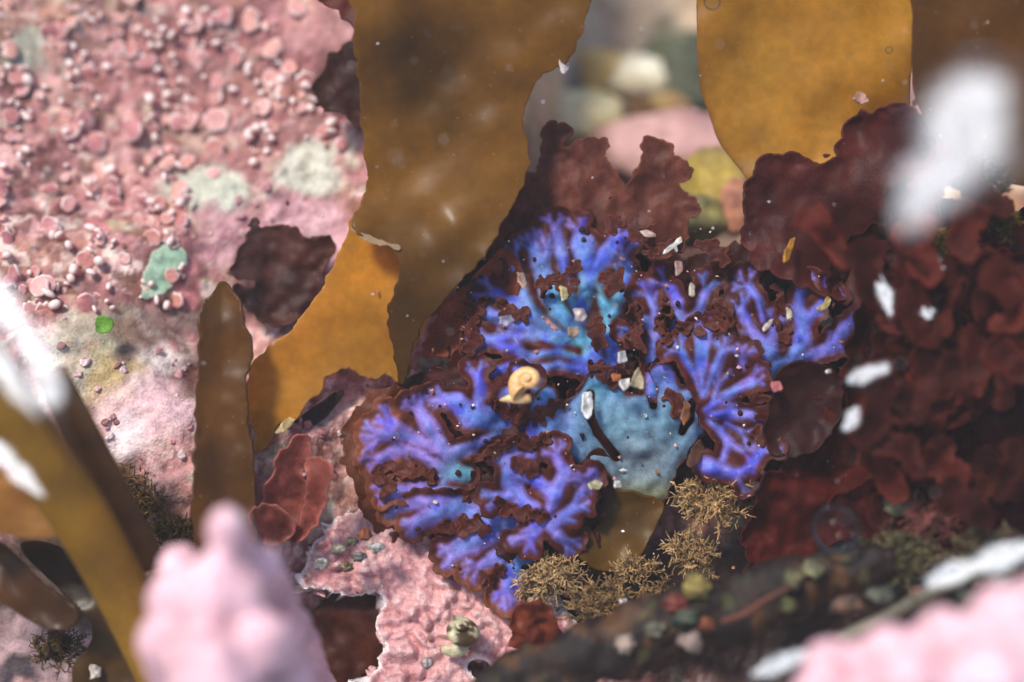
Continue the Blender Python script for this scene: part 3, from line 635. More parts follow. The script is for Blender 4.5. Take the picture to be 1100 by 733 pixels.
# maroon frills growing out of the frond faces, along hand-laid lines
frill_lines = [
 [(515, 492), (535, 480), (552, 474), (568, 478), (586, 470)], [(560, 482), (578, 490), (600, 482), (618, 488), (640, 500)], [(545, 545), (560, 552), (580, 560)], [(492, 470), (508, 462), (524, 468), (540, 462)],
 [(420, 500), (440, 508), (462, 512)], [(430, 520), (450, 510), (470, 520)], [(480, 565), (500, 566), (520, 570)], [(470, 580), (490, 575)], [(520, 620), (535, 612)], [(500, 530), (515, 535), (525, 525)],
 [(540, 440), (556, 446), (575, 448), (595, 440)], [(600, 400), (608, 420), (605, 440)], [(640, 395), (655, 410), (668, 400)], [(668, 365), (680, 380), (690, 395)], [(690, 372), (680, 350), (682, 332)],
 [(610, 345), (600, 325)], [(600, 300), (612, 312), (618, 290)], [(585, 250), (600, 235), (620, 232), (645, 240)], [(660, 240), (690, 250), (700, 270)], [(690, 290), (710, 285), (735, 295), (745, 310)],
 [(700, 262), (725, 268), (750, 262), (775, 275)], [(740, 280), (770, 290), (790, 300)], [(770, 320), (785, 335), (775, 350)], [(800, 282), (830, 290), (850, 285), (880, 290)], [(835, 310), (842, 335), (840, 360)], [(890, 300), (905, 320), (930, 315)],
 [(740, 350), (760, 348), (780, 350)], [(780, 390), (785, 405), (795, 402)], [(815, 430), (820, 450), (815, 470)], [(810, 425), (840, 435), (870, 430)], [(640, 345), (640, 360), (645, 372)], [(530, 300), (520, 285), (540, 268)], [(512, 330), (505, 350), (510, 372)], [(520, 385), (510, 395), (500, 405)],
 [(720, 425), (728, 432), (735, 442)], [(560, 360), (575, 372), (590, 372)], [(545, 330), (560, 335)], [(610, 268), (614, 285)], [(590, 300), (583, 312)],
 [(870, 385), (890, 395), (915, 388)], [(720, 335), (712, 350), (716, 365)], [(760, 300), (765, 325)], [(560, 500), (572, 506)], [(620, 545), (615, 560)], [(665, 300), (655, 310), (650, 300)], [(480, 420), (470, 432), (465, 445)], [(405, 505), (415, 515), (410, 535)],
]
for i, ln in enumerate(frill_lines):
    if i % 4 in (1, 3): continue
    r = random.Random(900 + i)
    st = []
    if i % 2: st.append([(x, y, r.uniform(1.5, 3.2)) for x, y in ln])
    pts = [(x, y) for x, y in ln] + [((a[0] + b[0]) / 2 + r.uniform(-5, 5), (a[1] + b[1]) / 2 + r.uniform(-5, 5)) for a, b in zip(ln, ln[1:])]
    for x, y in pts:
        big = r.uniform(.6, 1.25); st.append([(x, y, 3.4 * big)])
        for q_ in range(r.randint(3, 6)):
            a = r.uniform(0, 6.28); l = r.uniform(5, 10) * big; st.append([(x, y, 2.2 * big), (x + l * math.cos(a), y + l * math.sin(a), r.uniform(1.6, 3.4) * big)])
    s = scallop(sd_strokes(st, 1.5), 6, 1.6, 600 + i, 0.4)
    cx = np.mean([p[0] for p in ln]); cy = np.mean([p[1] for p in ln])
    def dfr(x, y, sd, i=i):
        d = np.full(x.shape, 43.0)
        for f0_, df_ in FANFN:
            d = np.minimum(d, np.where(f0_(x, y) < 11, df_(x, y, sd), 43.0))
        d = np.where(d > 42.95, np.median(d) if np.median(d) < 42.9 else 42.5, d)
        return d - 0.07 - 0.05 * np.abs(fbm(x / 12, y / 12, 700 + i, 2)) - 0.03 * np.exp(sd / 4)
    sheet('frill', s, bb(ln, 20), 1.8, dfr,
          mottled((92, 39, 28) if cx > 460 else (134, 72, 44), (74, 30, 22), 12, i, (116, 56, 40), 2), M['maroon'], IR, 0.04)

# ------------------------------------------------------------------ coralline crust in front, with a pale growing edge
def crust():
    poly = [(330, 600), (318, 628), (345, 632), (372, 640), (400, 636), (412, 648), (404, 672), (412, 700), (398, 730), (392, 780), (560, 780), (600, 735), (640, 700), (610, 660), (560, 640), (520, 610), (480, 585), (440, 560), (400, 545), (360, 560)]
    s = ragged(scallop(sd_poly(smooth_poly(poly, 5)), 16, 6, 41), 12, 3, 42)
    hole = ragged(sd_poly(smooth_poly([(502, 714), (512, 708), (524, 712), (528, 722), (518, 730), (506, 724)], 3)), 8, 2, 43)
    f = lambda x, y: np.maximum(s(x, y), -hole(x, y))
    def dep(x, y, sd):
        n = sstep(0.7, 0.1, worley(x / 17, y / 17, 44)) * vnoise(x / 30, y / 30, 49) * 1.5; n2 = sstep(0.75, 0.1, worley(x / 7, y / 7, 45)) * (0.3 + vnoise(x / 14, y / 14, 50))
        sm = 42.95 - (y - 640) / 100 * 0.35
        return sm - 0.22 * n - 0.08 * n2 - 0.25 * fbm(x / 50, y / 50, 46) + 0.12 * sstep(-6, 0, sd)
    def colr(x, y, sd):
        c = mottled((220, 164, 158), (200, 136, 134), 40, 47)(x, y, sd)
        c = lerp3(c, lin(236, 200, 196), sstep(0.45, 0.1, worley(x / 17, y / 17, 44)) * 0.35 + sstep(0.4, 0.1, worley(x / 7, y / 7, 45)) * 0.4)
        c = lerp3(c, lin(168, 100, 104), sstep(0.15, 0.5, fbm(x / 22, y / 22, 48)) * 0.6)
        return lerp3(c, lin(248, 232, 226), sstep(-5, -1.5, sd))
    tag(sheet('coralline_crust', f, bb(poly), 2.2, dep, colr, M['crust'], None, 0.5), 'lumpy pale pink coralline crust with white rim below the blue seaweed', 'coralline algae', 'pink coralline growths')
crust()

# ------------------------------------------------------------------ upright coralline tips on the rock at the left
def tip_mesh(kind, seed, tone=(206, 138, 124)):
    r = random.Random(seed); V = []; F = []; C = []
    pink, rim = lin(*tone), lin(246, 220, 208)
    if kind == 'knob':                       # a stubby stalk with a round pale end
        prof = [(0.0, .5), (.3, .62), (.55, .55), (.8, .75), (1.0, .95), (1.25, .98), (1.45, .8), (1.58, .45), (1.62, .06)]
        n = 9
        for i, (z, q) in enumerate(prof):
            for k in range(n):
                a = 2 * math.pi * k / n; w = q * (1 + 0.12 * math.sin(a * 2 + seed))
                V.append((w * math.cos(a) * .5, w * math.sin(a) * .5, z)); C.append(pink * (1 - sstep(1.1, 1.6, z)) + rim * sstep(1.1, 1.6, z))
        for i in range(len(prof) - 1):
            for k in range(n):
                F.append([i * n + k, i * n + (k + 1) % n, (i + 1) * n + (k + 1) % n, (i + 1) * n + k])
        F.append([(len(prof) - 1) * n + k for k in range(n)])
    else:                                    # a flat wedge: narrow foot, broad rounded, sometimes notched margin
        wid = r.uniform(.75, 1.25); notch = r.uniform(0, .3); n = 13; rows = 6
        for side in (1, -1):
            for j in range(rows):
                t = j / (rows - 1)
                for k in range(n):
                    u = k / (n - 1) * 2 - 1
                    top = 1.5 * (math.sqrt(max(0, 1 - .8 * u * u)) - notch * math.exp(-(u * 3) ** 2)) + .05 * math.sin(u * 7 + seed)
                    x = u * (.34 + .66 * math.sin(t * 1.9) ) * wid * .85; z = t * top
                    th = .26 * (1 - .35 * abs(u)) * (1 - .5 * t ** 4)
                    V.append((x, side * th + .25 * x * x + .1 * math.sin(z * 3 + seed), z))
                    m = float(max(sstep(.8, .98, t), sstep(.85, 1., abs(u)) * .7)); C.append(pink * (1 - m) + rim * m)
        for s in (0, 1):
            o = s * rows * n
            for j in range(rows - 1):
                for k in range(n - 1):
                    q = [o + j * n + k, o + j * n + k + 1, o + (j + 1) * n + k + 1, o + (j + 1) * n + k]; F.append(q if s else q[::-1])
        ring = [k for k in range(n)] + [j * n + n - 1 for j in range(1, rows)] + [(rows - 1) * n + k for k in range(n - 2, -1, -1)] + [j * n for j in range(rows - 2, 0, -1)]
        o = rows * n
        for a, b in zip(ring, ring[1:] + ring[:1]): F.append([a, b, b + o, a + o])
    me = make_mesh(np.array(V), F, np.array(C), True, 'coralline_' + kind); me.materials.append(M['coral'])
    return me
TIPS = [tip_mesh('knob', 1), tip_mesh('knob', 2, (196, 132, 128)), tip_mesh('fan', 3), tip_mesh('fan', 4, (190, 120, 112)), tip_mesh('fan', 5, (214, 152, 136)), tip_mesh('fan', 6, (176, 110, 108)), tip_mesh('fan', 7, (200, 130, 126)), tip_mesh('fan', 9, (220, 160, 150))]
def tip(parent, px, py, size_px, kind, r, name):
    p, d = on_bed(np.array(float(px)), np.array(float(py)))
    o = bpy.data.objects.new(name, kind); col0.objects.link(o); o.parent = parent
    s = size_px * W_UNIT * float(d) / 1100
    if name == 'fan_segment':                # a plate showing its flat side to the open water
        f = Vector(-AX) + Vector((r.uniform(-.6, .6), r.uniform(-.6, .6), r.uniform(-.3, .5))); f.normalize()
        a = r.uniform(0, 6.28); u = Vector(RT) * math.cos(a) + Vector(UP) * math.sin(a); u = (u - f * u.dot(f)).normalized(); w = (f.cross(u)).normalized()
        R3 = Matrix((w, f, u)).transposed().to_4x4()
        if R3.determinant() < 0: R3 = Matrix((-w, f, u)).transposed().to_4x4()
        o.matrix_local = Matrix.Translation(Vector((p - base_of(parent) + np.array(f) * s * r.uniform(.15, .5) - np.array(u) * s * .8) * CM)) @ R3 @ Matrix.Scale(s, 4)
        return
    # leans out of the rock towards the open water
    z = Vector(-AX) * r.uniform(.8, 1.3) + Vector((r.uniform(-.6, .6), r.uniform(-.3, .7), r.uniform(0, .5))); z.normalize()
    q = z.to_track_quat('Z', 'Y'); 
    o.matrix_local = Matrix.Translation(Vector((p - base_of(parent) - np.array(z) * s * 0.35) * CM)) @ q.to_matrix().to_4x4() @ Matrix.Rotation(r.uniform(0, 6.28), 4, 'Z') @ Matrix.Diagonal((s * r.uniform(.65, 1.35), s * r.uniform(.65, 1.2), s, 1))
patches = [
 ('thick turf of pink coralline tips filling the top left corner', (0, 0, 190, 90), 62, 1), ('pink coralline tips along the frame edge above the white glint', (-10, 90, 95, 330), 62, 2),
 ('scattered pink coralline tips in the middle of the pink rock', (95, 90, 200, 230), 48, 3), ('salmon coralline fans crowded left of the broad kelp blade', (190, 10, 300, 190), 66, 4),
 ('thin line of coralline tips in the shade of the broad kelp blade', (300, 20, 378, 170), 26, 5), ('small coralline tips sloping down to the green scrap', (95, 230, 200, 335), 34, 6)]
for lb, (x0, y0, x1, y1), n, sd_ in patches:
    r = random.Random(sd_ * 31)
    base, _ = on_bed(np.array((x0 + x1) / 2.), np.array((y0 + y1) / 2.))
    n = int(n * 1.45); t = thing('coralline_turf', lb, 'coralline algae', base, 'pink coralline growths')
    k = 0; tries = 0
    while k < n and tries < 4000:
        tries += 1
        x = r.uniform(x0, x1); y = r.uniform(y0, y1)
        if float(vnoise(np.array(x / 28.), np.array(y / 28.), 77)) < r.uniform(.25, .8): continue
        fan = r.random() < .5
        tip(t, x, y, (4 + 11 * r.random() ** 1.7) if fan else r.choice((5, 6, 7, 8, 9, 10, 12)) * r.uniform(.8, 1.1), r.choice(TIPS[2:]) if fan else r.choice(TIPS[:2]), r, 'fan_segment' if fan else 'knob_segment')
        k += 1
# larger fans one can pick out
t = thing('coralline_turf', 'cluster of the largest salmon coralline fans high on the pink rock', 'coralline algae', on_bed(np.array(220.), np.array(125.))[0], 'pink coralline growths')
r = random.Random(5)
for x, y, s in [(108, 155, 15), (147, 143, 17), (205, 130, 17), (235, 132, 18), (238, 105, 13), (220, 58, 12), (236, 90, 12), (255, 55, 13), (62, 48, 12), (302, 95, 15), (202, 175, 12), (90, 130, 13), (97, 202, 11), (56, 205, 10), (72, 218, 11), (150, 210, 11), (246, 20, 13), (320, 15, 14), (190, 130, 13), (215, 60, 14)]:
    tip(t, x, y, s, r.choice(TIPS[2:]), r, 'fan_segment')

# ------------------------------------------------------------------ lumps: stones, scraps, knobs
def lump(center, rad, seed, amp=0.25, sub=4, freq=1.2):
    bm = bmesh.new(); bmesh.ops.create_icosphere(bm, subdivisions=sub, radius=1.0)
    V = np.array([v.co[:] for v in bm.verts]); F = [[v.index for v in f.verts] for f in bm.faces]; bm.free()
    n = 0.6 * (fbm(V[:, 0] * freq + seed * 3.1, V[:, 1] * freq + 7, seed, 4) + fbm(V[:, 1] * freq + 11, V[:, 2] * freq + seed, seed + 1, 4) + fbm(V[:, 2] * freq + 5, V[:, 0] * freq + 3, seed + 2, 4))
    V = V * (1 + amp * n)[:, None] * np.asarray(rad, float)
    return V + np.asarray(center), F, n
def stone(label, px, py, d, rpx, rgb, rgb2, seed, cat='stone', name='stone', group='stones in the pit behind', amp=0.35):
    k = W_UNIT * d / 1100; c = unproj(px, py, d)
    V, F, n = lump(c, np.array(rpx) * k, seed, amp, 4, 1.7 if rpx[0] > 17 else 1.9)
    cols = lerp3(np.tile(lin(*rgb), (len(V), 1)), lin(*rgb2), np.clip(.5 + 1.8 * n, 0, 1))
    return tag(put(name, V, F, M['stone'], None, cols), label, cat, group)
stone('cream stone, brightest of those in the gap between the two kelp blades', 690, 86, 54.0, (40, 30, 24), (248, 240, 214), (210, 196, 160), 1)
stone('ochre-stained stone left of the brightest cream one', 645, 78, 54.2, (38, 27, 24), (226, 190, 116), (180, 146, 90), 2)
stone('long pale yellow stone close to the curved edge of the broad kelp blade', 618, 128, 52.8, (54, 32, 27), (244, 232, 190), (196, 180, 130), 3)
stone('dark olive stone next to the amber kelp edge', 738, 78, 54.2, (46, 54, 27), (98, 100, 74), (70, 72, 54), 4)
stone('grey stone touching the right side of the broad kelp blade', 606, 78, 54.0, (19, 35, 19), (170, 166, 156), (120, 110, 100), 5)
stone('flat pinkish stone below the dark olive one', 716, 160, 52.0, (81, 46, 32), (206, 160, 152), (168, 122, 116), 6)
stone('brown stone between the pale ones in the gap', 668, 118, 54.0, (46, 27, 24), (128, 92, 52), (96, 70, 44), 7)
stone('small tan stone under the dark olive one', 722, 112, 53.5, (22, 16, 14), (176, 146, 86), (150, 120, 76), 8)
stone('yellow sponge lump between the brown-red fronds and the dark red blade', 762, 198, 47.5, (40, 40, 27), (196, 168, 76), (140, 116, 66), 9, 'sponge', 'sponge', None)
stone('olive sponge lump under the yellow one, half hidden by red weed', 742, 236, 46.5, (38, 27, 24), (150, 138, 76), (120, 110, 70), 10, 'sponge', 'sponge', None)
stone('pale orange lump wedged beside the dark red blade', 787, 222, 47.0, (24, 35, 22), (196, 136, 104), (160, 104, 84), 11, 'sponge', 'sponge', None)

# pale green scrap of sea lettuce and the bright green bit
weedG = dict(group='green scraps', name='sea_lettuce', cat='seaweed')
blade('sea_lettuce', 'pale green scrap of sea lettuce on the pink rock', 'seaweed', [(152, 318), (158, 290), (165, 270), (180, 262), (198, 268), (200, 282), (188, 296), (186, 310), (168, 318)], lambda x, y, sd: on_bed(x, y)[1] - 0.12 - 0.1 * fbm(x / 20, y / 20, 131), mottled((186, 208, 184), (158, 190, 160), 26, 5, (206, 214, 196), 4), M['maroon'], 2.5, 0.04, (14, 8, 5), group='green scraps')
blade('sea_lettuce', 'tiny bright green scrap left of the pale green one', 'seaweed', [(102, 350), (106, 340), (116, 342), (122, 350), (114, 358), (104, 356)], wavy(42.6, 0, 0, 0.05, 30, 132, 0.1, cx=112, cy=350), mottled((122, 168, 62), (98, 138, 56), 10, 6), M['maroon'], 1.5, 0.04, (8, 2, 5), group='green scraps')

# out-of-focus coralline knobs close to the lens, each a branching column fused into one surface
def knobs(label, cols, base_z, seed, voxel=0.13, tint=(224, 168, 170)):
    r = random.Random(seed); Vs = []; Fs = []; o = 0
    for (px, py, d, rp, lean) in cols:
        k = W_UNIT * d / 1100; top = unproj(px, py, d); R = rp * k
        foot = np.array([top[0] + lean[0], top[1] + lean[1], base_z]); L = np.linalg.norm(top - foot); n = max(3, int(L / (R * 0.55)))
        for i in range(n + 1):
            t = i / n; c = top * (1 - t) + foot * t
            rr = R * (0.92 + 0.3 * t) * r.uniform(.9, 1.12)
            V, F, _ = lump(c + np.array([r.uniform(-.18, .18) * R, r.uniform(-.18, .18) * R, 0]), (rr, rr, rr), seed * 7 + o + i, 0.22, 3, 2.0)
            Fs += [[q + o for q in f] for f in F]; Vs.append(V); o += len(V)
    V = np.concatenate(Vs)
    ob = put('coralline_growth', V, Fs, M['knob'], None, None, origin=V[V[:, 2].argmin()])
    m = ob.modifiers.new('fuse', 'REMESH'); m.mode = 'VOXEL'; m.voxel_size = voxel * CM; m.use_smooth_shade = True
    return tag(ob, label, 'coralline algae', 'pink coralline growths')
M['knob'] = material('coralline_knob', color=tuple(lin(236, 184, 188)), rough=0.45, bump=0.9, scale=110, fine=480, var=0.36, spec=0.45, sss=0.15, speck=(160, .22, (.8, .66, .64), .7))
knobs('blurred pink coralline knob rising close to the lens at the bottom left', [
  (243, 563, 33.5, 24, (.3, -1.0)), (240, 640, 33.8, 47, (.2, -1.2)), (185, 640, 34.2, 32, (0, -1.)), (182, 690, 34.0, 40, (0, -1.)), (286, 690, 33.4, 37, (.4, -1.)), (235, 720, 33.0, 54, (0, -1.)), (282, 612, 35.0, 26, (.3, -.6)), (190, 607, 35.6, 24, (0, -.6))], -3.5, 3)
knobs('blurred pink coralline mass along the bottom right edge', [
  (900, 715, 33.0, 36, (0, -1)), (960, 700, 32.6, 34, (0, -1)), (1010, 690, 32.4, 36, (0, -1)), (1070, 668, 32.2, 34, (.4, -1)), (1120, 650, 32.0, 40, (.4, -1)), (1060, 720, 31.5, 52, (0, -1)), (980, 740, 31.6, 46, (0, -1)), (880, 755, 32.4, 36, (0, -1)), (1130, 720, 31.5, 50, (0, -1))], -4.5, 4)

# ------------------------------------------------------------------ snails
def snail_shell(R=0.45, turns=3.2, seg=120, ring=22, spire=0.9, w=0.17):
    V = []; F = []
    for i in range(seg + 1):
        th = turns * 2 * math.pi * i / seg; g = math.exp(w * (th - turns * 2 * math.pi))
        for k in range(ring):
            a = 2 * math.pi * k / ring
            rad = R * g * (0.62 + 0.46 * math.cos(a)) ; z = R * g * (0.46 * math.sin(a)) + R * spire * (1 - g)
            V.append((rad * math.cos(th), rad * math.sin(th), z))
    for i in range(seg):
        for k in range(ring):
            k2 = (k + 1) % ring; F.append([i * ring + k, (i + 1) * ring + k, (i + 1) * ring + k2, i * ring + k2])
    F.append([seg * ring + k for k in range(ring)])
    return np.array(V), F
def snail(label, px, py, d, size_px, axis, spin, rgb, rgb2, foot=None, mottle=False, bubble=False):
    k = W_UNIT * d / 1100; c = unproj(np.array(float(px)), np.array(float(py)), np.array(d)); t = thing('sea_snail', label, 'snail', c, 'small snails')
    V, F = snail_shell(size_px * k / 2 / 1.06)
    q = Vector(axis).normalized().to_track_quat('Z', 'Y').to_matrix() @ Matrix.Rotation(spin, 3, 'Z')
    n = fbm(V[:, 0] * 3.4 + 3, V[:, 1] * 3.4 + V[:, 2] * 3, 8) if mottle else 0.8 * fbm(V[:, 2] * 16, V[:, 2] * 3, 8) 
    cols = lerp3(np.tile(lin(*rgb), (len(V), 1)), lin(*rgb2), sstep(-.05, .15, n) if mottle else np.clip(.4 + n, 0, 1))
    V = V - (V.max(0) + V.min(0)) / 2; V = V @ np.array(q).T + c
    put('shell', V, F, M['shell'], t, cols)
    if foot:
        P, Rr = px_path(foot, 10); FV, FF = tube(P, Rr, 10, 0.6); put('foot', FV, FF, M['shell'], t, lin(*rgb) * 0.95)
    return t
toCam = -AX
s1 = snail('small pale orange snail sitting on the blue seaweed', 562, 413, 41.2, 50, toCam + np.array([-.15, .35, .1]), 3.6, (238, 190, 126), (222, 164, 100), [(570, 428, 41.4, 5), (558, 429, 41.3, 6), (548, 428, 41.25, 5), (537, 430, 41.4, 1.2)])
s2 = snail('mottled olive and brown periwinkle on the pink crust at the bottom', 494, 678, 41.9, 62, toCam * .7 + np.array([.15, .75, .2]), 4.0, (196, 186, 148), (78, 58, 28), [(502, 694, 42.1, 7), (488, 700, 42.1, 8), (475, 698, 42.2, 4)], True)

# ------------------------------------------------------------------ feathery tan weed
def tuft(label, px, py, d, rpx, n, rgb, seed, up=(0, -1), spread=1.2, group='feathery tan weed tufts', thin=1.0):
    r = random.Random(seed); k = W_UNIT * d / 1100; c = unproj(np.array(float(px)), np.array(float(py)), np.array(float(d) + 0.4))
    t = thing('feathery_seaweed', label, 'seaweed', c, group)
    V = []; F = []; C = []
    A = lin(*rgb); U3 = RT * up[0] - UP * up[1]; U3 = U3 / np.linalg.norm(U3)
    def strand(p, dr, L, w, lev):
        m = 4; pts = [p]; 
        for i in range(m):
            dr = dr + np.array([r.gauss(0, .22) for _ in range(3)]); dr = dr / np.linalg.norm(dr); pts.append(pts[-1] + dr * L / m)
            if lev < 2:
                for _ in range(2 - lev):
                    e = dr + np.array([r.gauss(0, .75) for _ in range(3)]); strand(pts[-1], e / np.linalg.norm(e), L * r.uniform(.35, .6), w * .75, lev + 1)
        o = len(V); sh = r.choice((.4, .65, .85, 1.0, 1.15, 1.5)) * r.uniform(.85, 1.15)
        for i, q in enumerate(pts):
            a = np.cross(dr, toCam); a = a / (np.linalg.norm(a) + 1e-6); b = np.cross(a, dr); ww = w * (1 - .5 * i / m)
            for s in range(3): V.append(q + ww * (a * math.cos(s * 2.094) + b * math.sin(s * 2.094))); C.append(np.clip(A * sh * (.8 + .35 * i / m), 0, 1))
        for i in range(m):
            for s in range(3): F.append([o + i * 3 + s, o + i * 3 + (s + 1) % 3, o + i * 3 + 3 + (s + 1) % 3, o + i * 3 + 3 + s])
    for _ in range(int(n * 1.5)):
        a = r.gauss(0, spread); e = U3 * math.cos(a) + np.cross(toCam, U3) * math.sin(a) + toCam * r.uniform(0, .9)
        strand(c + (RT * r.uniform(-.35, .35) + UP * r.uniform(-.3, .3)) * rpx * k, e / np.linalg.norm(e), rpx * k * r.uniform(.4, .8), 1.5 * thin * k, 0)
    put('filaments', np.array(V), F, M['bush'], t, np.array(C))
    return t
tan = (206, 172, 122)
tuft('bushy tan tuft left of the small olive kelp scrap', 592, 622, 41.9, 36, 34, tan, 1)
tuft('tan tuft right under the point of the olive kelp scrap', 682, 618, 41.8, 28, 22, (190, 154, 104), 2)
tuft('tan tuft close under the grey-blue middle of the seaweed', 762, 545, 42.0, 40, 38, (204, 166, 112), 3)
tuft('tan tuft spreading between the olive scrap and the maroon blade', 742, 600, 41.8, 30, 22, (192, 156, 106), 4)
tuft('dim tan tuft above the dark trench', 640, 655, 41.5, 36, 32, (164, 130, 88), 5)
tuft('dim tan tuft to the right of the trench tuft', 712, 642, 41.6, 24, 14, (150, 118, 78), 6)
tuft('brown brushy tuft left of the kelp stub', 160, 545, 42.6, 46, 34, (140, 104, 58), 7)
tuft('short olive tuft between the kelp stub and the pink knob', 190, 580, 42.0, 34, 26, (110, 86, 44), 8)
tuft('dark brushy tuft beside the rounded end of the dark kelp blade', 62, 700, 41.6, 34, 24, (104, 78, 44), 9)
tuft('small straw-coloured sprig on top of the right-hand maroon weed', 1005, 268, 41.0, 24, 20, (186, 150, 84), 10)
tuft('olive sprig standing up in front of the large white glint', 1050, 212, 40.8, 40, 10, (92, 70, 44), 11, spread=.5, thin=2.2)
tuft('yellow-brown tuft on the far right weed', 1075, 240, 40.9, 24, 16, (120, 92, 40), 12)
tuft('grey-green sparse tuft on the low right-hand rubble', 960, 610, 39.6, 46, 22, (120, 110, 78), 13, spread=1.4)
tuft('grey-green tuft by the slanting white glint at the lower right', 1050, 600, 38.8, 44, 22, (128, 112, 80), 14, spread=1.4)
tuft('pinkish branching sprig amid the wine-red folds', 1000, 570, 39.8, 52, 8, (150, 90, 80), 15, spread=.7)

# ------------------------------------------------------------------ dark slanting stem at the lower right, with growth on it
gnarly('dark slanting kelp stem crossing the lower right above the pink mass', [(470, 780, 39.8, 26), (560, 728, 39.9, 26), (680, 690, 39.9, 32), (790, 655, 39.8, 34), (890, 618, 39.6, 24), (960, 600, 39.4, 14)], (46, 28, 14), (26, 15, 9))
stipe('grey weathered stem end lying under the slanting white glint', [(900, 690, 38.4, 9), (960, 660, 38.2, 8), (1010, 630, 38.0, 8), (1120, 585, 37.8, 9)], (120, 112, 92), 0.8, None)
stipe('thin reddish twig resting on the dark slanting stem', [(775, 668, 38.6, 2.5), (800, 660, 38.4, 2.8), (818, 646, 38.5, 2.4), (850, 630, 38.4, 1.6)], (112, 62, 46), 1.0, None)
def rubble(label, px, py, d, rp, rgb, seed, cat='pebble', name='pebble', group='bits of encrusting growth on the dark stem', amp=.75):
    q = random.Random(seed); return stone(label, px, py, d + .25, (rp * q.uniform(.8, 1.2), rp * q.uniform(.6, 1.), rp * q.uniform(.5, .8)), tuple(int(v * .82) for v in rgb), tuple(int(v * .45) for v in rgb), seed, cat, name, group, amp)
for i, (lb, x, y, d, s, c) in enumerate([
  ('yellow blob of growth capping the cluster on the dark stem', 748, 630, 39.0, 16, (188, 164, 84)), ('red blob under the yellow one', 726, 648, 39.1, 14, (148, 70, 56)), ('dark green blob amid the red ones', 738, 664, 38.9, 13, (92, 100, 78)),
  ('orange blob at the side of the stem cluster', 758, 672, 38.9, 11, (178, 100, 66)), ('pale grey pebble at the foot of the stem cluster', 742, 690, 38.7, 14, (190, 160, 146)), ('whitish pebble left of the stem cluster', 704, 676, 38.8, 11, (190, 182, 150)),
  ('cream pebble on the dark stem left of the cluster', 672, 692, 39.0, 13, (196, 170, 150)), ('olive pebble on the dark stem right of the twig', 852, 622, 38.8, 13, (140, 130, 88)), ('pale pebble near the end of the dark stem', 874, 612, 38.8, 11, (170, 166, 120)),
  ('tan pebble by the grey weathered stem', 910, 650, 38.4, 15, (172, 128, 100)), ('grey pebble above the pink mass', 945, 640, 38.3, 12, (140, 140, 120)), ('white pebble at the edge of the pink mass', 1075, 628, 37.6, 12, (190, 186, 176)), ('dull green pebble below the slanting glint', 1040, 645, 37.6, 14, (112, 116, 86)), ('reddish pebble among the rubble on the right', 990, 640, 37.9, 12, (150, 90, 70)),
  ('olive pebble in the lower right rubble', 1000, 662, 37.6, 12, (110, 100, 70)), ('pale pebble in the lower right rubble', 1060, 660, 37.2, 9, (190, 186, 170)), ('yellow-green blob on the dark stem', 848, 650, 38.6, 8, (136, 136, 72)), ('tan pebble in the dark corner right of the maroon blade', 965, 545, 40.0, 12, (180, 170, 120)), ('ochre blob on the wine-red fold', 950, 508, 40.2, 14, (150, 100, 30))]):
    rubble(lb, x, y, d, s, c, 60 + i)
GR = 'tiny pebbles on the pink crust'
for i, (lb, x, y, s, c) in enumerate([
  ('cream pebble in the gritty cluster left of the blue seaweed', 365, 590, 8, (216, 202, 176)), ('olive pebble in the gritty cluster', 378, 582, 7, (132, 124, 84)), ('orange pebble in the gritty cluster', 392, 574, 7, (196, 104, 60)), ('grey pebble in the gritty cluster', 385, 598, 6, (150, 146, 136)),
  ('white ringed barnacle at the edge of the gritty cluster', 404, 588, 9, (240, 232, 220)), ('tan pebble below the gritty cluster', 372, 608, 6, (190, 160, 120)), ('white pebble beside the brick-red weed', 345, 606, 7, (230, 220, 210)), ('pale pebble on the pink crust near the mottled snail', 458, 712, 6, (240, 214, 206))]):
    rubble(lb, x, y, 41.4, s, c, 90 + i, group=GR)
